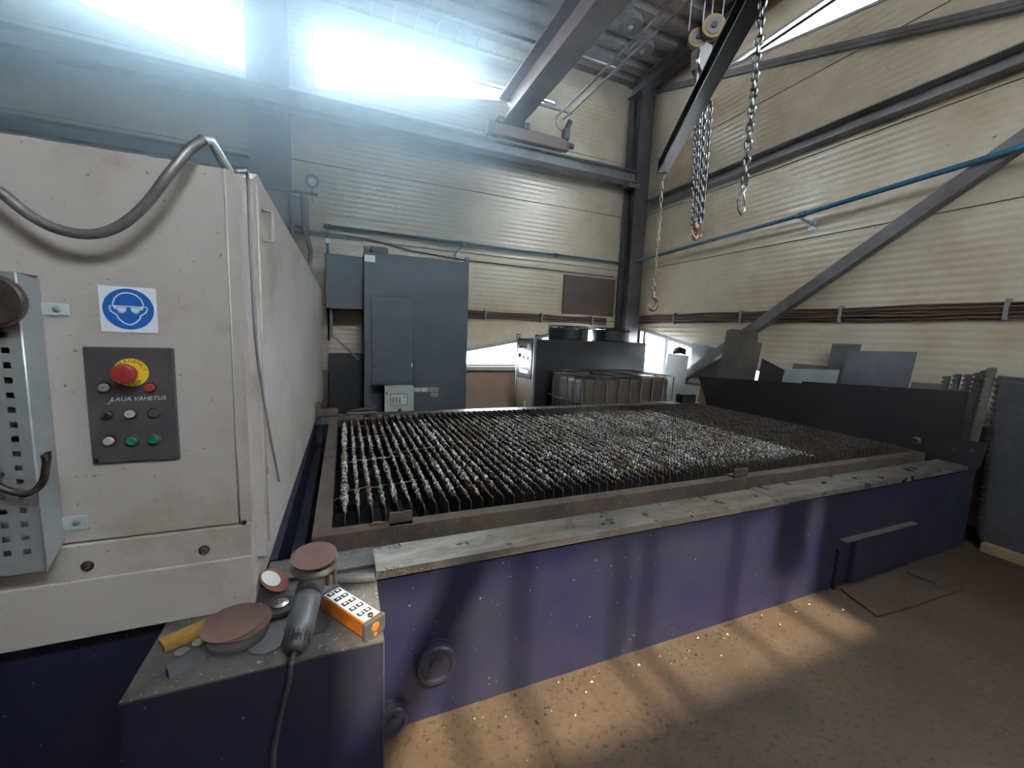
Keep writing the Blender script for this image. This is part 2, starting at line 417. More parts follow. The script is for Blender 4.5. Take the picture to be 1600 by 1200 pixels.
# roof deck: trapezoidal ribs running along the back wall
def deck(x0, x1, y0, y1):
    b = B(); prof = []; k = 0
    while True:
        y = YF - .12 + .35 * k; k += 1
        for a, c in ((y, 0), (y + .15, 0), (y + .19, .09), (y + .31, .09)):
            if y0 <= a <= y1: prof.append((a, ZC + c))
        if y > y1: break
    prof = [(y0, prof[0][1])] + prof + [(y1, prof[-1][1])]
    n = len(prof); b.add([(x, a, c) for x in (x0, x1) for a, c in prof], [(i, i + 1, n + i + 1, n + i) for i in range(n - 1)])
    b.box(x0, x1, y0, y1, ZC + .12, ZC + .2); return b
ceil = structure('ceiling', (0, 0, ZC), 'sooty ribbed steel roof deck')
deck(XL - .12, XR + .12, YF - .12, YB + .12).build('roof_sheet', 'deck', ceil)

# ------------------------------------------------------------------ outside the low windows
o = B().box(-40, 60, -40, 60, -.6, -.14).build('ground', 'outground'); o['kind'] = 'structure'; o['label'] = 'grey yard outside'
t = thing('neighbour_building', (26, 22, -.14), 'pale ochre building across the yard seen through the low window', 'building')
B().box(22, 30, 8, 40, -.14, 7).build('building_wall', 'outwall', t)
B().box(21.7, 30, 7.8, 40.2, 7, 7.5).build('roof_edge', 'outroof', t)
for k in range(5): B().box(21.9, 22.1, 10 + k * 5.5, 13 + k * 5.5, 1.2, 3).build('window_opening', 'steel_grey', t)
B().box(21.8, 22.05, 8, 40, -.1, .9).build('base_course', 'outroof', t)

# ------------------------------------------------------------------ steel of the hall
def steel(name, b, mat, label, cat, group=None): return tag(b.build(name, mat), label, cat, group)
t = thing('steel_column', (5.17, 6.66, 0), 'dark steel column standing in the corner of the hall', 'column')
B().ibeam((5.17, 6.66, 0), (5.17, 6.66, 6.085), .34, .3, .024, .016, up=(0, 1, 0)).build('column_shaft', 'column', t)
B().box(4.95, 5.385, 6.45, 6.885, 0, .03).build('base_plate', 'column', t)
t = thing('steel_column', (-.89, 6.7, 0), 'grey blue steel column between the two high window groups', 'column')
B().ibeam((-.89, 6.756, 0), (-.89, 6.756, ZC), .27, .46, .03, .02, up=(0, 1, 0)).build('column_shaft', 'steel_grey', t)
B().box(-1.15, -.63, 6.5, 6.89, 0, .03).build('base_plate', 'steel_grey', t)
# level girts
steel('wall_beam', B().channel((XR - .075, YF + .01, 4.10), (XR - .075, 6.48, 4.10), .17, .15, .012, side=1), 'steel_light', 'level grey steel beam along the wall above the blue pipe', 'beam')
steel('wall_beam', B().channel((XL + .01, YB - .06, 3.78), (-1.16, YB - .06, 3.78), .17, .12, .012, side=-1), 'steel_grey', 'level grey beam on the wall above the white housing', 'beam')
# diagonal braces on the right wall
d0, d1 = V(XR - .125, 1.2, 3.76), V(XR - .125, 5.35, .88)
t = thing('diagonal_brace', d1, 'thick grey diagonal brace rising across the wall from the scrap sheets', 'brace')
B().bar(d0 + (d0 - d1).normalized() * .2, d1, .13, .11, up=(1, 0, 0)).build('brace_tube', 'steel_grey', t)
B().prism([(XR - .16, 5.15, .0), (XR - .16, 5.6, .0), (XR - .16, 5.6, 1.0), (XR - .16, 5.15, 1.15)], (.094, 0, 0)).build('gusset_plate', 'steel_grey', t)
t = thing('diagonal_brace', (XR - .05, 6.5, 6.1), 'thin dark brace sloping under the long high window', 'brace')
B().bar((XR - .036, 6.47, 6.102), (XR - .036, 1.25, 4.292), .05, .07, up=(1, 0, 0)).build('brace_angle', 'steel_grey', t)
B().bar((XR - .077, 6.47, 6.137), (XR - .077, 1.25, 4.327), .012, .05, up=(0, 0, 1)).build('brace_flange', 'steel_grey', t)

# ------------------------------------------------------------------ overhead crane
YR = 6.5
t = thing('crane_runway', (2, YR, 4.46), 'grey crane runway beam with a rail along the back wall', 'crane rail')
B().ibeam((XL + .02, YR, 4.53), (5.0, YR, 4.53), .2, .22, .022, .014).build('runway_beam', 'steel_grey', t)
B().bar((XL + .02, YR, 4.65), (5.0, YR, 4.65), .05, .04).build('rail', 'iron', t)
for x in (-5.5, -.89, 4.95):
    B().box(x - .12, x + .12, YR - .06, 6.62, 4.36, 4.43).build('bracket', 'steel_grey', t)
t = thing('bridge_crane', (2.5, YR, 4.67), 'brown overhead bridge crane girder with its end carriage on the runway', 'crane')
B().ibeam((2.52, YF + .15, 5.16), (2.52, YR + .2, 5.16), .46, .32, .03, .016).build('bridge_girder', 'rust', t)
c = B().rbox(2.1, 3.48, YR - .1, YR + .1, 4.69, 4.87, .01)
c.build('end_carriage', 'rust', t)
for x in (2.25, 3.3): B().cyl((x, YR - .05, 4.735), (x, YR + .05, 4.735), .065, 18).build('travel_wheel', 'iron', t)
bf = B().box(3.48, 3.56, YR - .06, YR + .06, 4.72, 4.86); bf.cyl((3.56, YR, 4.82), (3.66, YR, 4.82), .05, 12); bf.build('buffer', 'steel_dark', t)
mb = B().box(3.42, 3.52, YR - .14, YR - .02, 4.86, 5.02); mb.cyl((3.47, YR - .08, 5.0), (3.53, YR - .1, 5.16), .045, 10); mb.build('travel_switch', 'steel_dark', t)
for x in (2.30, 2.74): B().rbox(x - .05, x + .05, YR - .14, YR + .14, 4.86, 4.95, .01).build('splice_plate', 'iron', t)
# conductor bars slung beside the girder
t = thing('conductor_bars', (3.36, 5.1, 5.2), 'pair of thin grey conductor bars hanging beside the crane girder', 'conductor')
for x in (3.30, 3.44): B().bar((x, 1.2, 5.2), (x, 6.48, 5.2), .022, .03).build('conductor_bar', 'steel_light', t)
for y in (6.3, 5.06, 3.1): B().bar((2.62, y, 5.225), (3.5, y, 5.225), .035, .025).build('support_arm', 'steel_light', t)
B().tube([(3.30, 6.46, 5.19), (3.31, 6.48, 5.1), (3.36, 6.47, 5.03), (3.45, 6.44, 5.0)], .006, 5).build('lead', 'rubber', t)
# cable ladder under the roof
t = thing('cable_ladder', (1, 6.4, 6.0), 'light metal cable ladder hanging under the roof above the high window', 'cable tray')
ya, yb2 = 6.156, 6.58; zl = 5.92
for y in (ya, yb2): B().bar((-5.5, y, zl), (3.2, y, zl), .03, .05).build('side_rail', 'steel_light', t)
for k in range(29): B().bar((-5.3 + .3 * k, ya, zl), (-5.3 + .3 * k, yb2, zl), .025, .02).build('rung', 'steel_light', t)
for x in (-4, -1.5, 1, 3): B().bar((x, 6.37, zl), (x, 6.37, ZC + .02), .02, .02, up=(0, 1, 0)).build('hanger_rod', 'steel_light', t); B().bar((x, ya, zl - .015), (x, yb2, zl - .015), .03, .02).build('hanger_foot', 'steel_light', t)
# roof beam and lamp
steel('roof_beam', B().ibeam((XR - .3, YF + .05, 6.18), (XR - .3, YB - .02, 6.18), .22, .2, .018, .012), 'column', 'dark roof beam above the wall with the thick brace', 'beam')
for (px, py), lab in (((1003, 78), 'dark dome lamp hanging from the roof near the corner column'), ((985, 40), 'grey dome lamp hanging from the roof beside the conductor bars')):
    p = at(px, py, z=5.95)
    t = thing('dome_lamp', p, lab, 'lamp')
    B().lathe(p, (0, 0, 1), [(.17, -.02), (.175, 0), (.15, .08), (.08, .15), (.05, .2)]).build('lamp_shade', 'steel_grey', t)
    B().cyl(p + V(0, 0, .19), (p.x, p.y, ZC + .02), .02, 8).build('stem', 'steel_grey', t)
    B().lathe(p, (0, 0, 1), [(.02, -.05), (.035, -.03), (.03, .03)], 12).build('bulb', 'elbox', t)

# jib crane: boom, chains
bz = 3.4
p_tip, p_near = at(1036, 261, z=bz), at(1197, -45, z=bz)
bd = (p_tip - p_near).normalized(); p_root = p_near - bd * 4.2
p_root = p_near + bd * ((-2.45 - p_near.y) / bd.y)
t = thing('jib_crane', (p_root.x, p_root.y, bz), 'dark green jib boom reaching over the cutting bed, mounted on the wall', 'crane')
bo = B().ibeam(p_root, p_tip, .13, .10, .012, .01); bo.build('boom', 'boom', t)
B().bar(p_tip - bd * .02 + V(0, 0, .0), p_tip + bd * .012, .11, .14).build('end_plate', 'steel_grey', t)
B().box(p_root.x - .15, p_root.x + .15, YF + .005, p_root.y + .06, bz - .3, bz + .3).build('wall_bracket', 'boom', t)
def link_mesh(name, mat, L=.034, W=.022, wr=.0037):
    pts = []; r = W / 2 - wr; h = L / 2 - W / 2 + wr * .2
    for k in range(13):
        a = math.pi * k / 6
        if k == 12: break
        pts.append((r * math.cos(a), 0, r * math.sin(a) + (h if math.sin(a) > 1e-6 or (k == 0) else -h if math.sin(a) < -1e-6 else (-h if k == 0 else h))))
    pts.append(pts[0])
    return B().tube(pts, wr, 5, False).mesh(name, mat)
def hang_chain(root, top, bot, me, pitch, name='chain_link'):
    d = Vector(bot) - Vector(top); n = max(2, int(d.length / pitch)); q = d.normalized().to_track_quat('-Z', 'Y')
    for k in range(n):
        o = bpy.data.objects.new(name, me); COL.objects.link(o)
        tw = Matrix.Rotation((math.pi / 2) * (k % 2) + .6 + R_.uniform(-.15, .15), 4, 'Z')
        m = Matrix.Translation(Vector(top) + d * ((k + .5) / n)) @ q.to_matrix().to_4x4() @ tw
        o.parent = root; o.matrix_basis = world_of(root).inverted() @ m
def hook(b, top, r, wr, d=(1, 0, 0)):
    """crane-style hook below top, opening sideways"""
    d = Vector(d).normalized(); top = Vector(top); pts = [top, top + V(0, 0, -r * .9)]
    for k in range(11):
        a = math.pi * .5 - k * math.pi * 1.45 / 10
        pts.append(top + V(0, 0, -r * 2) + d * (r * math.cos(a)) + V(0, 0, r * math.sin(a)))
    b.tube(pts, [wr * .8, wr] + [wr * (1.25 - .06 * k) for k in range(11)], 8)
    return b
# chain with snap hook, hung from the boom
cz = z_over(1167, 285, p_near.x, p_near.y); hz = z_over(1165, 335, p_near.x, p_near.y)
t = thing('hanging_chain', (p_near.x, p_near.y, hz), 'thick steel chain with a snap hook hanging alone from the boom', 'chain')
cb = B(); cb.tube([p_near + V(-.06, 0, -.03), p_near + V(-.06, 0, .09), p_near + V(.06, 0, .09), p_near + V(.06, 0, -.03), p_near + V(0, 0, -.09), p_near + V(-.06, 0, -.03)], .006, 6, False).build('boom_loop', 'chain', t)
hang_chain(t, p_near + V(0, 0, -.085), (p_near.x, p_near.y, cz), link_mesh('chain_link', 'chain', .058, .042, .0074), .04)
hb = B(); c0 = V(p_near.x, p_near.y, cz)
L_ = cz - hz; ring = [c0 + V(-.018 * math.cos(a) * (1 if abs(math.sin(a)) < .99 else 1) - .0, 0, -L_ * .5 + L_ * .5 * math.sin(a)) for a in [2 * math.pi * k / 14 for k in range(15)]]
hb.tube([c0 + V(.02, 0, -.01), c0 + V(0, 0, .005), c0 + V(-.012, 0, -.02), c0 + V(-.03, 0, -L_ * .55), c0 + V(-.024, 0, -L_ * .85), c0 + V(0, 0, -L_), c0 + V(.024, 0, -L_ * .85), c0 + V(.022, 0, -L_ * .6), c0 + V(0, 0, -L_ * .3), c0 + V(.016, 0, -.03)], .0055, 7).build('snap_hook', 'chrome', t)
hb2 = B().bar(c0 + V(-.032, 0, -L_ * .6), c0 + V(-.018, 0, -.03), .014, .014).build('snap_gate', 'chrome', t)
# thin rusty chain at the boom tip
tp = p_tip - bd * .03 + V(0, 0, -.06)
b1 = z_over(1017, 492, tp.x, tp.y); b0 = z_over(1019, 455, tp.x, tp.y)
t = thing('hanging_chain', (tp.x, tp.y, b1), 'thin rusty chain hanging from the end of the boom', 'chain')
hang_chain(t, tp + V(0, 0, -.1), (tp.x, tp.y, b0), link_mesh('chain_link', 'copperchain', .07, .045, .0085), .05)
B().tube([tp + V(0, 0, .03), tp + V(.02, 0, -.03), tp + V(0, 0, -.1), tp + V(-.02, 0, -.03), tp + V(0, 0, .03)], .008, 6, False).build('shackle', 'copper', t)
hook(B(), (tp.x, tp.y, b0), (b0 - b1) * .27, .017, (1, .2, 0)).build('hook', 'copper', t)
# hook block of the bridge crane with a bundle of chain slings
yh = 3.25
pb = at(1107, 75, y=yh); px_ = pb.x
t = thing('hook_block', (px_, yh, pb.z), 'two sheave crane hook block hanging on wire ropes behind the boom', 'hook block')
s1, s2 = at(1090, 62, y=yh), at(1114, 44, y=yh - .12)
for k, (sp, r, m) in enumerate(((s1, .085, 'gold'), (s2, .10, 'gold'))):
    sh = B().lathe(sp + V(-.02, -.03, 0), (.55, .83, 0), [(r, 0), (r, .012), (r * .84, .022), (r * .84, .032), (r, .042), (r, .055)], 24).build('sheave', m, t)
    put(B().lathe(sp + V(-.02, -.03, 0), (.55, .83, 0), [(r * .72, -.006), (r * .72, .061)], 20).build('sheave_web', 'steel_grey', None), sh)
    put(B().lathe(sp + V(-.02, -.03, 0), (.55, .83, 0), [(r * .28, -.02), (r * .28, .075)], 14).build('sheave_pin', 'iron', None), sh)
body = B(); bc = at(1098, 88, y=yh)
body.prism([bc + V(-.09, -.04, .04), bc + V(-.07, -.04, -.12), bc + V(-.02, -.04, -.17), bc + V(.05, -.04, -.14), bc + V(.09, -.04, -.02), bc + V(.07, -.04, .09), bc + V(-.02, -.04, .10)], (0, .10, 0)).build('block_cheek', 'steel_dark', t)
B().tube([bc + V(-.1, -.05, .0), bc + V(-.105, -.05, -.09), bc + V(-.08, -.05, -.15)], .014, 7).build('cheek_rim', 'chrome', t)
for (qx, qy) in ((1077, 40), (1098, 40), (1112, 25), (1128, 35)):
    p = at(qx, qy, y=yh); B().cyl(p + V(0, .0, -.05), (p.x, p.y, 6.1), .006, 6).build('wire_rope', 'steel_light', t)
B().box(px_ - .3, px_ + .3, yh - .25, yh + .25, 5.42, 5.75).build('hoist_trolley', 'rust', t)
B().box(2.45, px_ + .1, yh - .18, yh + .18, 5.40, 5.46).build('trolley_arm', 'rust', t)
for qx in (1090, 1104): B().bar(at(qx, 105, y=yh), at(qx - 6, 165, y=yh), .022, .03, up=(0, 1, 0)).build('hook_shank', 'iron', t)
hk = at(1097, 165, y=yh); hook(B(), hk + V(0, 0, .17), .06, .02, (1, 0, 0)).build('hook', 'iron', t)
end = at(1088, 352, y=yh)
t = thing('chain_sling', (end.x, yh, end.z - .15), 'bundle of bright chain slings hanging from the hook block', 'chain')
for k, (dx, dy, ex) in enumerate(((-.075, 0, -.055), (-.04, -.03, -.03), (-.01, .03, -.01), (.025, -.02, .012), (.06, .02, .035), (.085, -.03, .05))):
    me = link_mesh('sling_link', 'chain', .072, .046, .0088)
    top = V(hk.x + dx, yh + dy, hk.z - (.03 if k < 5 else -.04)); bot = V(end.x + ex, yh + dy * .6, end.z + .02 * (k % 2))
    d = bot - top; n = int(d.length / .05); q = d.normalized().to_track_quat('-Z', 'Y').to_matrix().to_4x4()
    tot = B()
    for i in range(n):
        m = Matrix.Translation(top + d * ((i + .5) / n)) @ q @ Matrix.Rotation((i % 2) * math.pi / 2 + .5 + k, 4, 'Z')
        tot.add([m @ v.co for v in me.vertices], [tuple(p.vertices) for p in me.polygons], True)
    tot.build('chain_strand', 'chain', t); bpy.data.meshes.remove(me)
B().tube([V(hk.x, yh - .08, hk.z + .02), V(hk.x - .08, yh, hk.z - .01), V(hk.x, yh + .08, hk.z + .02), V(hk.x + .09, yh, hk.z + .05), V(hk.x, yh - .08, hk.z + .02)], .012, 8, False).build('master_ring', 'chain', t)
for k, (dx, ln) in enumerate(((-.03, .14), (.015, .12), (.04, .10))):
    hook(B(), V(end.x + dx, yh + .02 * (k - 1), end.z + .03), ln * .42, .02, (1 if k != 1 else -1, .4, 0)).build('sling_hook', 'copper', t)

# ------------------------------------------------------------------ pipes, cables and boxes on the walls
def run(name, pts, r, mat, label, cat, n=8): return tag(B().tube(pts, r, n).build(name, mat), label, cat)
t = thing('air_pipe', (2, YB - .1, 3.08), 'blue compressed air pipe along the back wall', 'pipe')
B().tube([(-.2, YB - .09, 3.07), (5.0, YB - .09, 3.07)], .022, 10).build('pipe_run', 'bluepipe', t)
for x in (1.85, 3.62, -.2): B().cyl((x - .05, YB - .09, 3.07), (x + .05, YB - .09, 3.07), .032, 10).build('coupling', 'bluepipe', t)
B().bar((1.72, YB - .02, 2.86), (1.86, YB - .09, 3.04), .02, .02).build('strut', 'steel_light', t); B().box(1.76, 1.80, YB - .05, YB, 2.84, 2.95).build('wall_clip', 'zinc', t)
t = thing('air_pipe', (XR - .1, 4, 3.22), 'blue compressed air pipe along the wall under the level beam', 'pipe')
pz0, pz1 = 3.16, 3.36
PX = XR - .21; B().tube([(PX, 6.495, 3.071), (PX, 3.476, 3.186), (PX, .196, 3.392)], .026, 10).build('pipe_run', 'bluepipe', t)
B().cyl((PX, 3.53, 3.183), (PX, 3.43, 3.189), .036, 10).build('coupling', 'bluepipe', t)
B().bar((XR - .02, 3.42, 3.06), (PX, 3.50, 3.165), .025, .02).build('strut', 'steel_light', t); B().box(XR - .05, XR, 3.42, 3.48, 3.02, 3.17).build('wall_clip', 'zinc', t)
t = thing('cable_bundle', (XR - .04, 3, 2.0), 'bundle of brown dusty cables clipped along the wall over the scrap sheets', 'cable')
for k, (dz, r) in enumerate(((0.055, .014), (.02, .018), (-.01, .014), (-.04, .016), (-.075, .012))):
    B().tube([(XR - .03 - .008 * (k % 2), 6.5 - .35 * i, 1.99 + dz + .006 * math.sin(i * 1.7 + k)) for i in range(19)], r, 6).build('cable', 'cablem', t)
for y in (5.6, 4.3, 3.0, 1.7): B().box(XR - .06, XR, y - .015, y + .015, 1.89, 2.08).build('cable_clip', 'steel_light', t)
t = thing('cable_bundle', (3.5, YB - .04, 1.93), 'bundle of brown dusty cables clipped along the back wall', 'cable')
for k, (dz, r) in enumerate(((0.045, .012), (.01, .016), (-.025, .014), (-.06, .012))):
    B().tube([(1.6 + .36 * i, YB - .03 - .008 * (k % 2), 1.93 + dz + .006 * math.sin(i * 1.7 + k)) for i in range(10)], r, 6).build('cable', 'cablem', t)
for x in (2.3, 3.4, 4.5): B().box(x - .015, x + .015, YB - .06, YB, 1.84, 2.01).build('cable_clip', 'steel_light', t)
run('sagging_cable', [(-.15, YB - .03, 2.98), (.4, YB - .03, 2.97), (1.0, YB - .03, 2.87), (1.9, YB - .03, 2.815), (3.0, YB - .03, 2.81), (4.2, YB - .03, 2.80), (4.95, YB - .03, 2.8)], .011, 'cablem', 'thin brown cable running under the blue pipe on the back wall', 'cable', 6)
p0, p1 = at(882, 429, y=YB - .03), at(963, 497, y=YB - .03)
t = thing('wall_board', p0, 'dark brown board fixed to the back wall beside the corner column', 'board')
B().box(p0.x, 4.99, YB - .04, YB, 2.03, p0.z).build('board_plate', 'brownbox', t)
for x in (p0.x + .05, 4.93):
    for z in (2.09, p0.z - .06): B().cyl((x, YB - .05, z), (x, YB - .039, z), .012, 8).build('screw', 'iron', t)
# gear around the grey blue column
t = thing('wall_duct', (-.8, 6.4, 2.9), 'blue grey duct panel between two level pipes in front of the column', 'duct')
B().rbox(-1.6, -.42, 6.36, 6.52, 2.93, 3.32, .01).build('duct_body', 'steel_light', t)
B().tube([(-1.6, 6.34, 3.36), (-.3, 6.34, 3.36)], .02, 8).build('upper_pipe', 'conduit', t); B().tube([(-1.6, 6.34, 2.9), (.1, 6.34, 2.86)], .018, 8).build('lower_pipe', 'conduit', t)
t = thing('drop_pipe', (-.22, 6.75, 2.6), 'thin vertical drop pipe with a valve beside the dark filter cabinet', 'pipe')
B().tube([(-.2, YB - .09, 3.1), (-.2, YB - .09, 1.4)], .016, 8).build('pipe_run', 'bluepipe', t); B().rbox(-.235, -.165, YB - .13, YB - .05, 2.82, 2.9, .01).build('valve', 'zinc', t)
B().bar((-.2, YB - .09, 3.0), (-.55, YB - .06, 2.93), .018, .018).build('strut', 'conduit', t)
p = at(487, 281, y=YB - .08)
t = thing('bulkhead_lamp', p, 'small oval bulkhead lamp on the wall above the pipes', 'lamp')
B().lathe(p + V(0, .08, 0), (0, -1, 0), [(.09, 0), (.09, .03), (.07, .05)], 18).build('lamp_base', 'steel_light', t); B().lathe(p + V(0, .03, -.02), (0, -1, 0), [(.06, 0), (.055, .03), (.03, .05)], 16).build('lamp_glass', 'signwhite', t)
B().tube([p + V(0, .06, -.08), (p.x, YB - .02, 3.4)], .009, 6).build('lamp_lead', 'conduit', t)
t = thing('hose_pair', (-.55, 6.3, 2.5), 'two grey hoses hanging behind the white machine housing', 'hose')
for k, x in enumerate((-.62, -.48)): B().tube([(x, 6.28, 3.3), (x + .02, 6.25, 2.9), (x + .09 * k, 6.24, 2.6), (x + .07, 6.24, 2.3), (x + .1, 6.24, 1.8)], .028, 8).build('hose', 'steel_grey', t)

# ------------------------------------------------------------------ cutting bed
yf, zt = 1.513, .70
bed = thing('laser_cutting_bed', (2.3, 2.9, 0), 'long navy blue laser cutting table with a slag covered slat bed', 'machine')
# hollow body: four walls and a sooty pan
B().box(.11, 4.75, yf, yf + .05, 0, .655).build('front_wall', 'navy', bed)
B().box(.11, 4.75, yf + .05, 1.70, .62, .665).build('front_ledge', 'frame', bed)
B().box(4.70, 4.75, yf + .05, 4.35, 0, .66).build('end_wall', 'navy', bed)
B().box(-.20, 4.70, 4.30, 4.35, 0, .66).build('rear_wall', 'navy', bed)
B().box(-.255, -.20, 1.74, 4.35, 0, .45).build('end_wall', 'navy', bed)
B().box(-.20, 4.70, 1.70, 4.30, .02, .12).build('slag_pan', 'soot', bed)
B().box(-.20, 4.70, 1.70, 1.74, .12, .62).build('inner_wall', 'soot', bed)
# ledge left of the cover
B().box(-.275, .11, yf + .09, 1.745, .60, .672).build('worn_ledge', 'worn', bed)
# cover sheets
xs_ = at(1236, 772, y=yf - .012).x
for (x0, x1, dz, dy) in ((.105, xs_ - .004, 0, 0), (xs_ - .0, 4.56, .007, .003)):
    c = B(); c.box(x0 - (.10 if dz else 0), x1 + (0 if dz else .1), yf - .006, 1.685, zt - .008 + dz, zt - .001 + dz); c.box(x0, x1, yf - .012 - dy, yf - .006, zt - .034 + dz, zt - .001 + dz)
    c.build('cover_sheet', 'cap', bed)
# shuttle frame
fz0, fz1 = .60, .725
B().box(-.13, 4.64, 1.79, 1.86, fz0, fz1).build('frame_rail', 'frame', bed)
B().box(-.13, 4.64, 4.16, 4.26, fz0, fz1 - .01).build('frame_rail', 'frame', bed)
B().box(-.13, -.055, 1.86, 4.16, fz0, fz1).build('frame_rail', 'frame', bed)
B().box(4.58, 4.64, 1.86, 4.16, fz0, fz1).build('frame_rail', 'frame', bed)
B().box(-.13, 4.64, 1.787, 1.793, fz0 - .06, fz0 + .02).build('frame_skirt', 'frame', bed)
c = B().box(-.25, 4.72, 4.27, 4.42, .66, .735); c.build('rear_cover', 'worn', bed)
B().box(-.08, 4.6, 4.13, 4.165, .60, .655).build('slat_support', 'soot', bed)
B().box(-.08, 4.6, 1.86, 1.885, .60, .655).build('slat_support', 'soot', bed)
for y in (2.4, 3.0, 3.6): B().box(-.06, 4.6, y - .01, y + .01, .56, .60).build('slat_support', 'soot', bed)
# small angle clips on the front rail
for (px, py, w) in ((627, 812, .05), (1170, 745, .06)):
    p = at(px, py, z=.75); c = B(); c.box(p.x - w, p.x + w, 1.80, 1.812, .70, .785); c.box(p.x - w, p.x + w, 1.80, 1.86, .726, .738)
    cl = c.build('angle_clip', 'frame', bed)
    for dx in (-.03, .025): put(B().cyl((p.x + dx, 1.796, .765), (p.x + dx, 1.801, .765), .006, 8).build('bolt', 'iron'), cl)
# slats
S0, S1, SP = 1.872, 4.15, .0585
def slat_mesh(seed, dark):
    rr = random.Random(seed); n = 76; dy = (S1 - S0) / n; b = B(); tops = []
    for i in range(n + 1):
        for j in range(2):
            y = S0 + (i + .5 * j) * dy
            if y > S1: continue
            w = rr.uniform(.3, 1.0)
            tops.append((y, .765 + (.012 if j else -.008) * w))
    th = .0018; vs = []
    for y, z in tops: vs += [(-th, y, .645), (-th, y, z), (th, y, .645), (th, y, z)]
    fs = []
    for i in range(len(tops) - 1):
        a = 4 * i; fs += [(a, a + 4, a + 5, a + 1), (a + 2, a + 3, a + 7, a + 6), (a + 1, a + 5, a + 7, a + 3)]
    fs += [(0, 1, 3, 2), (len(vs) - 4, len(vs) - 2, len(vs) - 1, len(vs) - 3)]
    b.add(vs, fs)
    return b.mesh('slat', 'slat'), tops
def crust_mesh(seed, tops, dark, heavy, y0, y1):
    rr = random.Random(seed * 3 + 1); b = B(); vs = []; n = 6; rows_ = 0
    y = y0
    def topz(y):
        k = min(len(tops) - 2, max(0, int((y - tops[0][0]) / ((tops[-1][0] - tops[0][0]) / (len(tops) - 1)))))
        return tops[k][1]
    base = .0045 if dark else .0075
    ph = rr.uniform(0, 50)
    while y < y1:
        env = min(1, (y - y0) / .12, (y1 - y) / .15)
        lump = .55 + .8 * abs(noise.noise((ph, y * 22, seed))) * 1.6 + .5 * noise.noise((ph + 9, y * 5, seed))
        r = base * heavy * max(.25, lump) * (.35 + .65 * max(0, env))
        z = topz(y) - r * .2 + rr.uniform(-.002, .003); x = rr.uniform(-.0035, .0035) * heavy
        for k in range(n):
            a = 2 * math.pi * k / n + rr.uniform(-.25, .25); q = r * rr.uniform(.5, 1.65)
            vs.append((x + q * math.cos(a), y + rr.uniform(-.003, .003), z + q * 1.15 * math.sin(a) - (q * .5 if math.sin(a) < -.3 else 0)))
        rows_ += 1; y += .0065
    b.add(vs, [(i * n + k, i * n + (k + 1) % n, (i + 1) * n + (k + 1) % n, (i + 1) * n + k) for i in range(rows_ - 1) for k in range(n)])
    b.f += [tuple(range(n)), tuple(len(vs) - n + k for k in range(n))]; b.sm += [False, False]
    # drips and whiskers
    for _ in range(26):
        y = rr.uniform(y0 + .1, y1 - .1); sx = rr.choice((-1, 1)); l = rr.uniform(.006, .016) * heavy; z = topz(y)
        b.tube([(0, y, z), (sx * l * .6, y + rr.uniform(-.006, .006), z - rr.uniform(-.004, .006)), (sx * l, y + rr.uniform(-.008, .008), z - rr.uniform(0, .014))], [.0035, .003, .001], 4, True, False)
    return b.mesh('slag_crust', 'slagdark' if dark else 'slag')
SL = [slat_mesh(s, False) for s in range(6)]
CR = [crust_mesh(s, SL[s][1], False, h, a, c) for s, (h, a, c) in enumerate(((1.05, 1.93, 3.85), (1.0, 1.95, 3.78), (.85, 1.92, 3.9), (1.15, 1.96, 3.72), (.9, 1.91, 3.84), (1.0, 1.94, 3.8)))]
CH = [crust_mesh(20 + s, SL[s][1], False, 1.7, 1.93, 3.8) for s in range(2)]
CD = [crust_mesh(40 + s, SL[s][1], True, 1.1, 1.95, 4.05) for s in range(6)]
for i in range(78):
    x = .0 + SP * i; k = R_.randrange(6)
    if x > 4.55: break
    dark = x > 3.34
    if i in (11,): k = 0
    o = bpy.data.objects.new('slat', SL[k][0]); COL.objects.link(o); o.location = (x, 0, -.012 if dark else R_.uniform(-.003, .003))
    o.rotation_euler.y = R_.uniform(-.02, .02) * 0
    m = o.matrix_basis.copy(); o.parent = bed; o.matrix_basis = world_of(bed).inverted() @ m
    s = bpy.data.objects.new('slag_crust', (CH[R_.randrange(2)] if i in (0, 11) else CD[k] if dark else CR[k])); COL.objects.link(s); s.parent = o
    s['kind'] = 'stuff'
# slag threads strung between the first slats
for (y, x0, x1) in ((2.10, -.05, .0), (2.22, .02, .38), (2.72, .02, .42), (3.32, .06, .40), (2.86, .3, .62)):
    n = 8; B().tube([(x0 + (x1 - x0) * i / n, y + .05 * i / n + R_.uniform(-.008, .008), .752 + R_.uniform(-.004, .004)) for i in range(n + 1)], .0028, 5).build('slag_thread', 'slag', bed)
# drip of slag on the front rail
B().tube([(.10, 1.83, .728), (.13, 1.84, .733), (.16, 1.835, .729)], [.004, .008, .004], 6).build('slag_drip', 'slag', bed)
# hubs on the front
for (px, py, r) in ((683, 1043, .083), (614, 1131, .06)):
    p = at(px, py, y=yf - .045)
    h = B().lathe((p.x, yf + .01, p.z), (0, -1, 0), [(r, 0), (r, .045), (r * .93, .055), (r * .74, .055), (r * .70, .046), (r * .36, .046), (r * .34, .056), (r * .05, .058)], 36).build('wheel_hub', 'hub', bed)
    put(B().lathe((p.x - .0, yf, p.z), (0, -1, 0), [(r * 1.12, 0), (r * 1.1, .012)], 36).build('hub_ring', 'navy'), h)
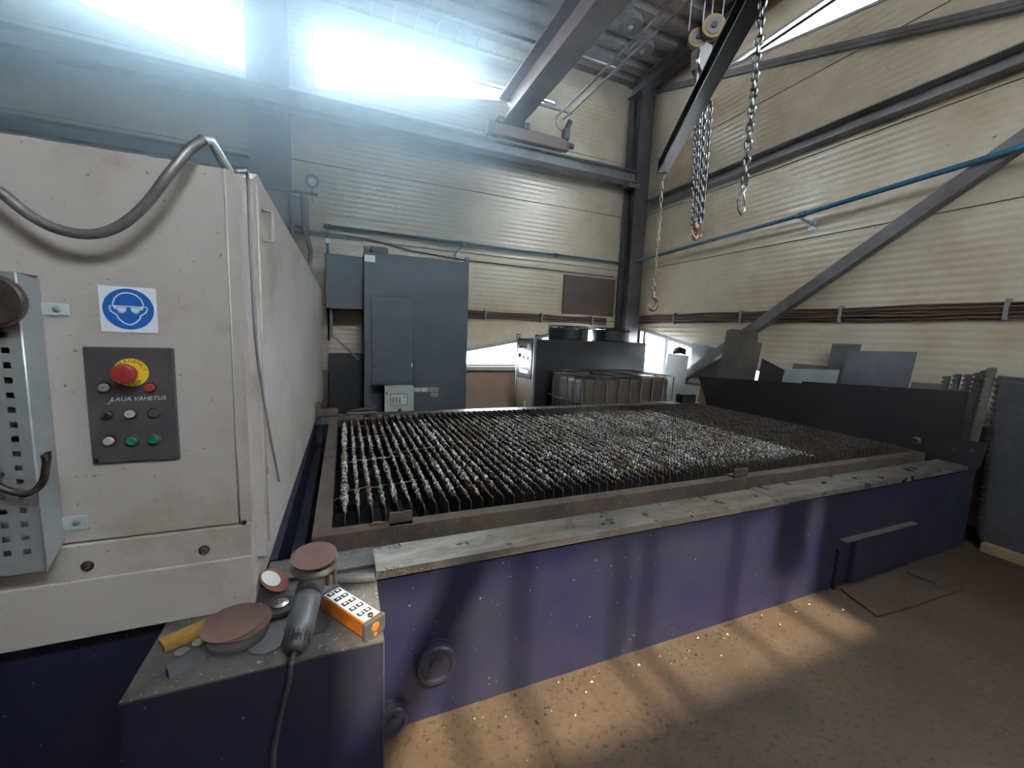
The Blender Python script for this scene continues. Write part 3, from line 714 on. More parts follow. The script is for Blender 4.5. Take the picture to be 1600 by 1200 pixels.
# bracket pocket low on the front
q = [at(1348, 842, y=yf - .06), at(1438, 822, y=yf - .06)]
x0, x1, z1 = q[0].x, q[1].x, .34
B().rbox(x0, x1, yf - .035, yf + .01, .02, z1, .006, 2).build('front_bracket', 'navy', bed)
B().box(x0 - .14, x1 + .01, yf - .045, yf, z1 - .004, z1 + .002).build('bracket_lip', 'frame', bed)
B().box(x0 - .16, x0 - .14, yf - .02, yf, .0, .28).build('stiffener', 'navy', bed)
# left end clamp on the rear cover
c = B().rbox(-.22, -.05, 4.28, 4.40, .735, .80, .012); c.box(-.25, -.21, 4.27, 4.42, .70, .86); c.build('end_clamp', 'frame', bed)
tag(B().rbox(.02, .30, 4.30, 4.40, .7355, .765, .012).build('steel_offcut', 'sheetbr'), 'small grey steel offcut lying on the rear cover of the bed', 'offcut')
tag(B().hexa([(.06, 4.31, .766), (.3, 4.31, .79), (.3, 4.38, .79), (.06, 4.38, .766), (.06, 4.31, .776), (.32, 4.31, .815), (.32, 4.38, .815), (.06, 4.38, .776)]).build('steel_offcut', 'sheetA'), 'thin bent offcut resting on the steel offcut behind the bed', 'offcut')
# guard plates along the right end of the bed
def plate(name, P, th, mat, label, cat='steel sheet', group=None):
    P = [Vector(p) for p in P]; n = (P[1] - P[0]).cross(P[2] - P[0]).normalized()
    return tag(B().prism(P, n * th).build(name, mat), label, cat, group)
def px(x, *pts): return [at(a, b_, x=x) for a, b_ in pts]
g = px(4.698, (1092, 588), (1112, 640), (1262, 672), (1256, 599))
plate('guard_plate', [g[0], V(4.68, g[1].y, .60), V(4.68, g[2].y, .60), g[3]], .008, 'sheetD', 'sooty dark guard plate with a slanted end on the far end of the bed', 'guard plate')
g = px(4.675, (1254, 596), (1515, 612))
plate('guard_plate', [g[0], V(4.66, g[0].y - .02, .60), V(4.66, 1.76, .60), V(4.66, 1.76, .67), V(4.66, g[1].y, .67), g[1]], .008, 'sheetD', 'long black guard plate on the bed next to the toothed slats', 'guard plate')
t = thing('end_bracket', (4.6, 1.7, .66), 'low dark bracket plate with holes at the front corner of the bed', 'bracket')
g = px(4.642, (1416, 677), (1418, 712), (1534, 728), (1540, 690))
B().prism([g[0], V(4.642, g[1].y, .727), V(4.642, 1.70, .70), V(4.642, 1.70, .664), V(4.642, 1.49, .664), V(4.642, 1.46, .70), V(4.642, 1.44, .905)], (.008, 0, 0)).build('bracket_plate', 'sheetD', t)
for yy, zz in ((1.62, .80), (1.52, .82)): B().cyl((4.636, yy, zz), (4.643, yy, zz), .012, 10).build('bolt', 'iron', t)
B().lathe((4.643, 1.86, .815), (-1, 0, 0), [(.035, 0), (.035, .02), (.02, .03)], 14).build('roller', 'iron', t)
B().rbox(4.62, 4.86, 4.3, 4.42, .66, .83, .01).build('foot_block', 'sheetD', t) if False else None
tag(B().rbox(4.36, 4.62, 4.2745, 4.40, .735, .86, .01).build('stop_block', 'sheetD'), 'dark stop block on the rear cover beside the guard plate', 'block')

# ------------------------------------------------------------------ white machine housing on the left
yc, xc = 1.496, -.285
hs = thing('machine_housing', (-1.4, 3.5, .0), 'tall dirty white machine housing with a control panel beside the bed', 'machine')
XE = -2.6
B().box(XE, -.315, yc + .012, 6.0, .95, 2.05).build('housing_body', 'cab', hs)
c = B().rbox(XE, -.318, yc, yc + .02, .955, 2.05, .003, 2); c.build('front_panel', 'cab', hs)
c = B().box(-.318, xc, yc + .004, yc + .05, .94, 2.05); c.build('corner_post', 'cab', hs)
B().tube([(-.318, yc, .955), (-.318, yc, 2.05)], .003, 6).build('panel_edge', 'cab', hs)
B().rbox(XE, xc, yc - .004, 6.0, .84, .95, .004, 2).build('upper_skirt', 'cab', hs)
B().rbox(XE, xc + .002, yc - .01, 6.0, .66, .842, .004, 2).build('lower_skirt', 'cab', hs)
# side panel, hanging slightly proud, lower front corner cut
zs = 2.09
B().prism([(xc, yc + .06, .80), (xc, yc + .16, .755), (xc, 6.0, .66), (xc, 6.0, zs), (xc, yc + .14, zs)if False else (xc, yc + .14, zs), (xc, yc + .06, 2.05)], (.028, 0, 0)).build('side_panel', 'cab', hs)
B().box(-.315, xc, yc + .05, 6.0, .95, 2.06).build('side_frame', 'cab', hs)
B().tube([(xc + .03, yc + .11, .83), (xc + .03, yc + .11, 2.05)], .004, 6).build('side_seam', 'cab', hs)
for y, z in ((3.6, 1.4), (2.6, 1.4)): pass
p = at(410, 352, x=xc + .03); B().tube([p + V(0, 0, .05), p + V(.03, .01, .05), p + V(.03, .01, -.05), p + V(0, 0, -.05)], .006, 6).build('lifting_handle', 'cab', hs)
p = at(417, 735, x=xc + .03); B().lathe(p, (1, 0, 0), [(.016, 0), (.016, .006), (.008, .010)], 12).build('button_bolt', 'alu', hs)
for (bx, by) in ((137, 884), (319, 859)):
    p = at(bx, by, y=yc - .006); w = B().lathe(p, (0, -1, 0), [(.015, 0), (.015, .003), (.009, .004), (.009, .010), (.004, .011)], 16).build('bolt', 'iron', hs)
    put(B().lathe(p + V(.002, 0, -.004), (0, -1, 0), [(.006, .008), (.006, .014)], 6).build('bolt_head', 'chrome'), w)
B().lathe(V(-.305, yc - .002, .957), (0, -1, 0), [(.008, 0), (.008, .004)], 10).build('latch_hole', 'black', hs)
# ---- control panel
pl = B().rbox(-.663, -.461, yc - .012, yc, 1.187, 1.521, .004, 2).build('control_panel', 'panelblk', hs)
yp = yc - .0125
def pp(a, b_): return at(a, b_, y=yp)
def button(a, b_, r, mat, h=.012, rim='black', rr=1.25):
    p = pp(a, b_); r = r * (1.18 if r > .006 else 1); k = B().lathe(p, (0, -1, 0), [(r * rr, 0), (r * rr, .004), (r * rr * .92, .006)], 24).build('button_bezel', rim, pl)
    k2 = B().lathe(p, (0, -1, 0), [(r, 0), (r, h), (r * .85, h + .003)], 24).build('push_button', mat, pl); return p
for a, b_ in ((140, 550), (263, 552), (151, 719), (272, 711)): button(a, b_, .0035, 'alu', .002, 'iron', 1.3)
p = pp(205, 582)
er = B().lathe(p, (0, -1, 0), [(.040, 0), (.040, .0015)], 40).build('emergency_ring', 'yellow', pl)
B().lathe(p, (0, -1, 0), [(.016, 0), (.016, .032), (.0275, .034), (.0285, .042), (.027, .05), (.02, .053)], 36).build('emergency_button', 'red', pl)
def arc_text(s, r, a0, a1, flip):
    out = B()
    for i, ch in enumerate(s):
        a = a0 + (a1 - a0) * i / (len(s) - 1); rad = math.radians(a)
        c = bpy.data.curves.new('letter', 'FONT'); c.body = ch; c.size = .0135; c.align_x = 'CENTER'; c.align_y = 'CENTER'; c.resolution_u = 2
        tob = bpy.data.objects.new('letter', c); COL.objects.link(tob); me = bpy.data.meshes.new_from_object(tob.evaluated_get(bpy.context.evaluated_depsgraph_get())); bpy.data.objects.remove(tob)
        up = Vector((math.cos(rad), 0, math.sin(rad))) * (-1 if flip else 1); rt_ = Vector((math.sin(rad), 0, -math.cos(rad))) * (-1 if flip else 1)
        o = p + Vector((math.cos(rad) * r, -.0022, math.sin(rad) * r))
        out.add([o + rt_ * v.co.x * 1.1 + up * v.co.y for v in me.vertices], [tuple(q.vertices) for q in me.polygons]); bpy.data.meshes.remove(me)
    return out
arc_text('EMERGENCY', .0325, 165, 15, False).build('lettering', 'black', pl)
arc_text('STOP', .0325, 235, 305, True).build('lettering', 'black', pl)
button(165, 605, .0095, 'greybtn'); button(236, 605, .0095, 'red')
button(168, 648, .0085, 'chrome', .01, 'black', 1.3); button(205, 646, .0095, 'offwhite'); button(241, 645, .0105, 'panelblk', .006)
button(172, 688, .0098, 'offwhite'); button(207, 688, .0105, 'green', .01, 'panelblk', 1.35); button(241, 686, .0105, 'green', .01, 'panelblk', 1.3)
for (a, b_) in ((205, 646), (165, 605)):
    q = pp(a, b_) + V(0, -.0155, 0); m2 = B(); m2.box(q.x - .004, q.x + .004, q.y - .0004, q.y, q.z + .0012, q.z + .0022); m2.box(q.x - .004, q.x + .004, q.y - .0004, q.y, q.z - .0022, q.z - .0012); m2.build('button_mark', 'black', pl)
q = pp(168, 648); B().bar(q + V(-.001, -.014, -.004), q + V(.003, -.02, .006), .005, .006).build('switch_lever', 'black', pl)
text_mesh('LAUA VAHETUS', .0165, 'paintmark', 'handwriting', pp(217, 623) + V(0, -.0006, 0), V(1, 0, .015), V(-.0, 0, 1), pl, width=.125, shear=.25)
B().tube([pp(168, 632) + V(0, -.001, 0), pp(171, 630) + V(0, -.001, 0), pp(174, 626) + V(0, -.001, 0), pp(176, 621) + V(0, -.001, 0)], .0011, 5).build('handwriting_stroke', 'paintmark', pl)
# ---- eye protection sign
sg = B().box(-.622, -.496, yc - .0035, yc, 1.563, 1.690).build('safety_sign', 'signwhite', hs); sg['label'] = 'square blue and white eye protection sign'
so = V(-.559, yc - .0036, 1.628); ax, ay, nn = V(1, 0, 0), V(0, 0, 1), V(0, -1, 0)
B().add([so + nn * .0004 + ax * (.057 * math.cos(a)) + ay * (.057 * math.sin(a)) for a in [2 * math.pi * k / 48 for k in range(48)]], [tuple(range(48))]).build('sign_disc', 'blue', sg)
S = .01
head = [(-3.3, 0.6), (-3.35, 1.6), (-2.9, 2.9), (-2.0, 3.9), (-1, 4.4), (0, 4.55), (1, 4.4), (2.0, 3.9), (2.9, 2.9), (3.35, 1.6), (3.3, .6), (3.9, .9), (4.2, .3), (3.9, -.7), (3.1, -1.4), (2.7, -1.6), (2.3, -2.7), (1.4, -3.7), (.4, -4.3), (-.4, -4.3), (-1.4, -3.7), (-2.3, -2.7), (-2.7, -1.6), (-3.1, -1.4), (-3.9, -.7), (-4.2, .3), (-3.9, .9)]
B().ribbon([(a * S, c * S) for a, c in head], .0035, so, ax, ay, nn, .0009).build('head_outline', 'signwhite', sg)
for sx in (-1, 1):
    lens = [(.35, .7), (2.6, .7), (2.7, -.2), (2.1, -1.1), (1.2, -1.2), (.5, -.6)]
    B().add([so + nn * .0010 + ax * (sx * a * S) + ay * (c * S) for a, c in lens], [tuple(range(6))]).build('goggle_lens', 'signwhite', sg)
    B().ribbon([(sx * a * S * .93 + sx * .001, c * S * .8 - .0003) for a, c in lens], .0012, so, ax, ay, nn, .0014).build('goggle_rim', 'blue', sg)
    B().add([so + nn * .0010 + ax * (sx * a * S) + ay * (c * S) for a, c in ((2.6, .9), (3.5, 1.0), (3.1, -.2), (2.7, 0))], [(0, 1, 2, 3)]).build('goggle_side', 'signwhite', sg)
B().add([so + nn * .0010 + ax * (a * S) + ay * (c * S) for a, c in ((-3.2, .9), (3.2, .9), (3.2, .62), (-3.2, .62))], [(0, 1, 2, 3)]).build('goggle_bar', 'signwhite', sg)
# ---- wires over the housing
t = thing('flexible_conduit', (-.6, yc - .05, 2.05), 'ribbed grey flexible conduit sagging across the white housing', 'hose')
ctl = [(-190, 150), (-80, 250), (0, 300), (45, 335), (90, 358), (140, 366), (185, 354), (225, 322), (262, 275), (295, 235), (318, 218)]
P = [at(a, b_, y=yc - .07 + .05 * max(0, (i - 8) / 2)) for i, (a, b_) in enumerate(ctl)]
def spline(P, n):
    out = []
    for i in range(len(P) - 1):
        a, b_, c, d = P[max(i - 1, 0)], P[i], P[i + 1], P[min(i + 2, len(P) - 1)]
        for k in range(n):
            u = k / n; out.append(.5 * ((2 * b_) + (c - a) * u + (2 * a - 5 * b_ + 4 * c - d) * u * u + (3 * b_ - a - 3 * c + d) * u ** 3))
    return out + [P[-1]]
sp = spline(P, 22); B().tube(sp, [.0118 + (.0016 if i % 2 else 0) for i in range(len(sp))], 12).build('ribbed_hose', 'conduit', t)
B().tube([P[-1] + V(-.01, 0, -.01), P[-1] + V(.012, .02, .008), P[-1] + V(.03, .05, -.03), V(P[-1].x + .045, yc + .10, 2.055)], .014, 10).build('elbow', 'zinc', t)
B().rbox(P[-1].x - .0, P[-1].x + .075, yc + .07, yc + .13, 2.05, 2.062, .003).build('conduit_flange', 'conduit', t)
t = tag(B().tube(spline([at(368, 269, x=xc + .036), at(380, 268, x=xc + .036), at(387, 278, x=xc + .036), at(391, 380, x=xc + .036), at(396, 470, x=xc + .036), at(400, 530, x=xc + .036), at(407, 590, x=xc + .036), at(415, 640, x=xc + .036), at(424, 690, x=xc + .036), at(436, 752, x=xc + .036)], 6), .0045, 7).build('thin_cable', 'steel_light'), 'thin grey cable running down the side of the white housing', 'cable')
# base under the housing
bs = thing('blue_plinth', (-1.5, 3, 0), 'navy blue steel base under the white machine housing', 'machine base')
B().box(XE, -.55, yc + .06, 6.0, 0, .66).build('base_body', 'navy', bs)
B().box(-.55, -.2555, 1.78, 6.0, 0, .66).build('base_side', 'navy', bs)
B().box(XE, -.62, yc + .03, yc + .06, .62, .66).build('base_lip', 'navy', bs)
# perforated tool board
tb = thing('tool_board', (-.85, 1.45, .88), 'galvanised perforated tool board with square holes on the white housing', 'tool board')
yb_ = 1.42; xe_ = at(48, 660, y=yb_).x; zb, ztp = at(75, 892, y=yb_).z, at(22, 425, y=yb_).z
pit, hh = .038, .0075; b = B(); ncol = 8; x_r = xe_ - .012
def quad(x0, x1, z0, z1):
    if x1 - x0 > 1e-5 and z1 - z0 > 1e-5: b.box(x0, x1, yb_, yb_ + .0015, z0, z1)
nrow = int((ztp - zb - .02) / pit)
zc0 = at(39, 862, y=yb_).z
hx = [at(43, 862, y=yb_).x - pit * k for k in range(ncol)]
b_left = hx[-1] - pit / 2
quad(hx[0] + hh, xe_, zb, ztp); quad(b_left, hx[-1] - hh, zb, ztp)
for k in range(ncol - 1): quad(hx[k + 1] + hh, hx[k] - hh, zb, ztp)
for k in range(ncol):
    z = zb
    for r in range(nrow):
        zz = zc0 + r * pit; quad(hx[k] - hh, hx[k] + hh, z, zz - hh); z = zz + hh
    quad(hx[k] - hh, hx[k] + hh, z, ztp)
b.build('perforated_plate', 'galv', tb)
B().box(b_left, xe_ + .004, yb_, yc - .001, ztp - .0015, ztp).build('top_flange', 'galv', tb)
B().prism([(b_left, yb_, zb), (b_left, yc - .001, zb + .05), (b_left, yc - .001, ztp), (b_left, yb_, ztp)], (-.0018, 0, 0)).build('side_flange', 'galv', tb)
B().prism([(b_left, yb_, zb), (xe_, yb_, zb), (xe_ + .004, yc - .001, zb + .05), (b_left, yc - .001, zb + .05)], (0, 0, .0015)).build('bottom_flange', 'galv', tb)
B().prism([(xe_, yb_, zb), (xe_ + .004, yc - .001, zb + .05), (xe_ + .004, yc - .001, ztp - .01), (xe_, yb_, ztp)], (.0018, 0, 0)).build('side_flange', 'galv', tb)
B().tube([(xe_, yb_ + .001, zb), (xe_, yb_ + .001, ztp)], .0025, 6).build('bent_edge', 'zinc', tb)
for (a0, b0_, a1, b1_) in ((48, 472, 108, 493), (84, 810, 138, 826)):
    p, q = at(a0, b0_, y=yc - .003), at(a1, b1_, y=yc - .003)
    br = B().box(p.x, q.x, yc - .004, yc - .001, q.z, p.z).build('fixing_tab', 'zinc', tb)
    put(B().lathe(V(q.x - .024, yc - .004, (p.z + q.z) / 2), (0, -1, 0), [(.008, 0), (.007, .004), (.004, .005)], 12).build('rivet', 'alu'), br)
# grinding disc holder and hook bar on the board
dc = at(-14, 470, y=yb_ - .03)
t = thing('backing_pad', dc, 'dark round backing pad with a knurled rim hung on the tool board', 'backing pad')
B().lathe(dc, (0, -1, 0), [(.02, -.029), (.02, -.012), (.06, -.010), (.062, -.006), (.062, .010), (.058, .014), (.02, .014)], 48).build('pad_disc', 'iron', t)
c = B()
for k in range(64):
    a = 2 * math.pi * k / 64; c.bar(dc + V(math.cos(a) * .0625, .006, math.sin(a) * .0625), dc + V(math.cos(a) * .0625, -.010, math.sin(a) * .0625), .003, .003)
c.build('knurled_rim', 'rust', t)
t = thing('hook_bar', at(40, 770, y=yb_ - .05), 'bent dark steel hook bar with a forked tip on the tool board', 'hook')
hp = [at(a, b_, y=yb_ - .045) for a, b_ in ((-60, 735), (-20, 752), (10, 765), (35, 771), (55, 766), (68, 750), (72, 728), (74, 712))]
B().tube(spline(hp, 5), .0085, 10).build('bar', 'iron', t)
B().bar(hp[-1] + V(.003, -.004, -.012), hp[-1] + V(.004, -.004, .012), .006, .012).build('fork_tine', 'chrome', t)
B().bar(hp[-1] + V(-.009, .004, -.016), hp[-1] + V(-.010, .004, .002), .006, .010).build('fork_tine', 'chrome', t)
B().cyl(hp[1] + V(0, 0, 0), hp[1] + V(0, .05, 0), .007, 8).build('fixing_pin', 'iron', t)

# ------------------------------------------------------------------ navy block with tools
bz_ = .66
bl = thing('steel_block', (-.2, 1.35, 0), 'navy blue steel block with a worn bare top in front of the bed', 'machine base')
B().box(-.52, .106, 1.188, yf - .07, 0, bz_ - .006).build('block_body', 'navy', bl)
B().box(-.5205, .1065, 1.1875, 1.60, bz_ - .006, bz_).build('worn_top', 'worn', bl)
B().box(.104, .1072, 1.1868, 1.19, 0, bz_).build('worn_edge', 'worn', bl)
def bt(a, b_, dz=0): return at(a, b_, z=bz_ + dz)
def disc(name, c, r, th, mat, label, cat='sanding disc', tilt=(0, 0, 1), group=None, dish=.0):
    return tag(B().lathe(c, tilt, [(r, 0), (r, th), (r * .4, th - dish), (.004, th - dish)], 40).build(name, mat), label, cat, group)
def ztouch(r, tilt, c):   # nothing below the block top
    return c
# pile of discs
c = bt(371, 985, .008)
disc('backing_disc', bt(372, 992, .0042), .078, .012, 'sandback', 'dark grey disc at the bottom of the sanding disc pile')
disc('sanding_disc', bt(372, 973, .0205) + V(.006, -.0, 0), .085, .003, 'sand', 'brown sanding disc second in the pile on the block', tilt=(.03, -.03, 1))
disc('sanding_disc', bt(365, 972, .029), .083, .0025, 'sand', 'brown sanding disc on top of the pile on the block', tilt=(-.02, -.04, 1))
RD = V(-.236, 1.572, .692); disc('sanding_disc', RD, .052, .002, 'redsand', 'reddish sanding disc leaning on the corner of the white housing', tilt=(.68, -.2, 1))
disc('paper_disc', RD + V(-.0105, -.003, .0112), .034, .0015, 'white', 'small white disc lying on the reddish sanding disc', 'disc', tilt=(.68, -.2, 1))
disc('steel_disc', bt(418, 1003, .001), .05, .003, 'sheetA', 'thin blue grey steel disc half under the sanding disc pile', 'disc')
disc('grinding_wheel', bt(494, 976, .001), .046, .006, 'tooldark', 'flat dark grey grinding wheel under the angle grinder', 'disc')
t = thing('drive_pad', bt(435, 948, 0), 'black drive pad with a steel hub beside the pile of discs', 'backing pad')
pc = bt(438, 950, .001); B().lathe(pc, (0, 0, 1), [(.058, 0), (.06, .008), (.05, .013), (.03, .013)], 36).build('pad_body', 'black', t)
B().lathe(pc + V(0, 0, .0125), (0, 0, 1), [(.026, 0), (.026, .006), (.012, .008), (.010, .002), (.002, .002)], 24).build('hub', 'chrome', t)
# ochre wooden folding piece, washers, bar
t = thing('ochre_card', bt(285, 1000), 'ochre yellow worn wooden strip beside the sanding disc pile', 'wood strip')
P4 = [bt(247, 1003, .004), bt(258, 1020, .004), bt(326, 990, .004), bt(322, 971, .004)]
B().prism(P4, (0, 0, .010)).build('lower_strip', 'ochre', t)
P4 = [bt(251, 1004, .014), bt(257, 1013, .014), bt(300, 993, .014), bt(318, 972, .014)]
B().prism(P4, (0, 0, .004)).build('upper_strip', 'ochre', t)
put(B().prism([p + V(0, 0, -.0135) for p in P4], (0, 0, .0134)).build('under_strip', 'ochre', None), t)
for (a, b_, lab) in ((284, 1019, 'steel washer lying half under the ochre strip next to the square bar'), (311, 1004, 'steel washer lying between the ochre strip and the disc pile')):
    disc('steel_washer', bt(a, b_, .0065), .017, .003, 'chrome', lab, 'washer')
b0, b1 = bt(262, 1051, .012), bt(318, 1024, .012)
t = thing('square_bar', b0, 'grey square steel bar lying at the front edge of the block', 'steel bar')
B().bar(b0, b1, .034, .0235).build('bar', 'bar', t); B().bar(b0 - (b1 - b0).normalized() * .0008, b0, .030, .0195).build('cut_end', 'steel_dark', t)
# grey tube behind the remote
b0, b1 = bt(528, 905, .017), bt(585, 902, .017)
t = thing('steel_tube', b0, 'short grey steel tube lying behind the orange remote control', 'tube')
Lt = (b1 - b0).length; tb_ = B().lathe(b0, b1 - b0, [(.013, Lt - .001), (.013, .001), (.013, 0), (.0165, 0), (.0165, Lt), (.013, Lt), (.013, Lt - .001)], 20); tb_.f = tb_.f[:-2]; tb_.sm = tb_.sm[:-2]; tb_.build('tube_wall', 'tool', t)

# ---- angle grinder, disc up
gd = at(491, 868, y=1.40)              # disc centre
tail = bt(463, 1004, .043); tail.y = max(tail.y, 1.215)
gr = thing('angle_grinder', bt(470, 960), 'grey angle grinder with a brown sanding disc facing up on the block', 'angle grinder')
up = V(.02, -.16, 1).normalized()
head = gd - up * .055
dirn = (tail - head).normalized()
B().lathe(gd, up, [(.064, -.004), (.069, 0), (.0685, .002), (.028, .0005), (.002, .0005)], 44).build('sanding_disc', 'sand', gr)
B().lathe(gd - up * .010, up, [(.02, -.004), (.05, 0), (.05, .005), (.02, .006)], 32).build('backing_pad', 'black', gr)
B().lathe(gd - up * .034, up, [(.03, -.014), (.060, -.012), (.070, -.002), (.072, .006), (.072, .023), (.067, .023), (.066, .008), (.045, .004), (.03, .004)], 44).build('disc_guard', 'alu', gr)
B().lathe(head - up * .03, up, [(.018, -.012), (.03, -.004), (.036, .01), (.036, .035), (.028, .045), (.016, .05)], 28).build('gear_head', 'tooldark', gr)
hb_ = B(); m1 = head.lerp(tail, .42); m2 = head.lerp(tail, .5)
hb_.tube([head - up * .01, head.lerp(tail, .2) - up * .01, head.lerp(tail, .38) - up * .005, m1], [.036, .042, .041, .038], 20); hb_.build('gear_neck', 'tooldark', gr)
B().tube([m1 - dirn * .004, m2, head.lerp(tail, .85), tail], [.038, .0405, .040, .036], 24).build('motor_casing', 'tool', gr)
B().tube([tail - dirn * .004, tail + dirn * .022, tail + dirn * .034], [.0368, .034, .022], 24).build('end_cap', 'tooldark', gr)
_, sa, su = frame_of(dirn, up)
for k in range(10):
    a = math.pi * (.02 + .96 * k / 9); rad = sa * math.cos(a) + su * math.sin(a); q = tail + rad * .0365
    B().bar(q - dirn * .016, q + dirn * .014, .0035, .003, up=rad).build('vent_slot', 'black', gr)
for dx in (-.012, .012): B().cyl(gd + V(.05 + dx * .9, .005, -.045), gd + V(.05 + dx * .9, .005, -.115), .006, 8).build('guard_post', 'rust', gr)
q0 = tail + dirn * .034
front = 1.188
cord = [q0, q0 + dirn * .02 + V(0, 0, -.004), V(q0.x - .006, front - .022, q0.z - .022)] + [at(a, b_, y=front - .02) for a, b_ in ((452, 1062), (442, 1100), (432, 1150), (427, 1200))] + [V(at(427, 1200, y=front - .02).x, front - .02, .012), V(at(427, 1200, y=front - .02).x - .05, front - .10, .0085), V(-.5, 1.0, .0085)]
B().tube([V(p.x, p.y, max(p.z, .0068)) for p in spline(cord, 6)], .0068, 8).build('power_cord', 'rubber', gr)
B().tube([q0 - dirn * .003, q0 + dirn * .02], [.011, .0075], 10).build('cord_sleeve', 'rubber', gr)

# ---- crane remote control
rc = thing('remote_control', bt(552, 965), 'orange and black crane remote control with ten white buttons on the block', 'remote control')
A, C_ = bt(518, 928, .048), bt(583, 970, .048)      # long axis along the button face
ux = (C_ - A); ux.z = 0; Ln = ux.length; ux.normalize(); uy = V(-ux.y, ux.x, 0); uz = V(0, 0, 1)
cen = (A + C_) / 2; cen.z = bz_
def rbx(l0, l1, w0, w1, h0, h1, r=.004):
    bb = B().rbox(l0, l1, w0, w1, h0, h1, r, 2); bb.v = [tuple(cen + ux * v[0] + uy * v[1] + uz * v[2]) for v in bb.v]; return bb
H_ = .058; W_ = .035; L2 = Ln / 2
rbx(-L2 - .004, L2 - .002, -W_ + .003, W_ - .003, .004, H_, .005).build('housing', 'orange', rc)
rbx(L2 - .004, L2 + .012, -W_ - .003, W_ + .003, 0, H_ + .002, .005).build('end_bumper', 'tooldark', rc)
rbx(-L2 - .016, -L2 + .0, -W_ - .003, W_ + .003, 0, H_ + .004, .005).build('end_bumper', 'tooldark', rc)
rbx(-L2 + .002, L2 - .006, -W_ + .007, W_ - .007, H_ - .001, H_ + .0012, .0004).build('key_plate', 'signwhite', rc)
for i in range(5):
    for j in (-1, 1):
        l = -L2 + .016 + i * (Ln - .036) / 4.6; w = j * .0125
        k = rbx(l - .0095, l + .0095, w - .0105, w + .0105, H_ + .001, H_ + .0025, .0005).build('key_bezel', 'black', rc)
        q = cen + ux * l + uy * w + uz * (H_ + .002); put(B().lathe(q, (0, 0, 1), [(.0052, 0), (.0052, .0012), (.0042, .002)], 16).build('key_cap', 'white'), k)
q = cen + ux * (L2 - .013) + uy * .0 + uz * (H_ + .001); B().lathe(q, (0, 0, 1), [(.009, 0), (.009, .006), (.006, .009)], 18).build('rotary_switch', 'black', rc)
q = cen + ux * (L2 + .0118) + uz * .034; B().lathe(q, ux, [(.014, 0), (.013, .0015)], 22).build('end_button', 'orange', rc)
q = cen + ux * (L2 + .0118) + uz * .009 ; B().lathe(q, ux, [(.007, 0), (.006, .0012)], 18).build('end_mark', 'orange', rc)

# ------------------------------------------------------------------ filter cabinet at the back
fy = 6.1
fc = thing('filter_cabinet', (.9, 6.4, 0), 'tall dark blue grey filter cabinet standing against the back wall', 'cabinet')
c = B().rbox(.27, 1.768, fy, 6.80, .80, 2.65, .008, 2); c.box(.27, .366, fy, 6.80, 0, .81); c.box(.545, 1.768, fy, 6.80, 0, .81); c.box(.366, .545, fy + .35, 6.80, 0, .81); c.box(.366, .545, fy, fy + .35, 0, .05); c.build('cabinet_body', 'filt', fc)
d = B().rbox(.372, .944, fy - .010, fy, .82, 2.06, .003, 2).build('cabinet_door', 'filt', fc); put(B().box(.40, .42, fy - .022, fy - .01, 1.05, 1.10).build('door_latch', 'black'), d); put(B().box(.925, .94, fy - .018, fy - .01, 1.06, 1.12).build('door_hinge', 'zinc'), d)
for x0, x1, z0, z1 in ((.362, .368, .82, 2.07), (.948, .954, .38, 2.07), (.362, .954, 2.064, 2.070)): B().box(x0, x1, fy - .004, fy, z0, z1).build('door_gap_strip', 'rubber', fc)  # thin dark strips put in for the shade of the door gaps
for x, wd in ((.30, .03), (1.73, .035)):
    l = B().box(x - .03, x + wd + .005, fy, fy + .012, 2.64, 2.72).build('lifting_lug', 'filt', fc); put(B().cyl((x + .005, fy - .001, 2.695), (x + .005, fy + .001, 2.695), .012, 10).build('lug_hole_decal', 'sheetW'), l)  # pale disc painted as the light wall seen through each lug
B().rbox(.36, .60, fy + .03, fy + .40, 2.64, 2.74, .03, 3).build('top_blower', 'filt', fc)
B().box(.28, .42, fy - .003, fy, 2.515, 2.605).build('label_plate', 'sheetW', fc)
B().rbox(-.22, .27, fy + .15, 6.75, 1.86, 2.59, .006, 2).build('side_duct', 'filt', fc)
B().rbox(-.20, .268, fy + .35, 6.7, .0, 1.22, .006, 2).build('side_bin', 'chill', fc)
B().bar((-.15, fy + .3, 1.86), (-.15, fy + .3, 1.45), .03, .03, up=(0, 1, 0)).build('side_strut', 'steel_grey', fc); B().bar((-.15, fy + .3, 1.5), (.2, fy + .36, 1.15), .025, .025).build('side_strut', 'steel_grey', fc)
B().box(.96, 1.34, fy - .003, fy, .69, .76).build('maker_strip', 'steel_light', fc)
B().box(.97, 1.06, fy - .005, fy, .70, .75).build('sticker', 'sheetW', fc); B().box(1.08, 1.16, fy - .005, fy, .695, .75).build('sticker', 'sheetW', fc); B().box(1.22, 1.33, fy - .005, fy, .61, .675).build('sticker', 'steel_light', fc)
eb = thing('electric_box', (.75, 5.98, .1), 'pale grey electric box with a gauge window in front of the filter cabinet', 'electric box')
B().rbox(.535, .945, fy - .13, fy - .011, .12, .80, .008, 2).build('box_body', 'elbox', eb)
g_ = B().box(.615, .855, fy - .134, fy - .128, .52, .69).build('gauge_frame', 'steel_dark', eb); put(B().box(.625, .845, fy - .137, fy - .133, .53, .68).build('gauge_window', 'sheetW'), g_)
for x in (.655, .70, .745): put(B().box(x - .012, x + .012, fy - .139, fy - .136, .545, .64).build('breaker', 'steel_grey'), g_)
put(B().cyl((.81, fy - .139, .645), (.81, fy - .136, .645), .012, 10).build('lamp_dot', 'black'), g_)
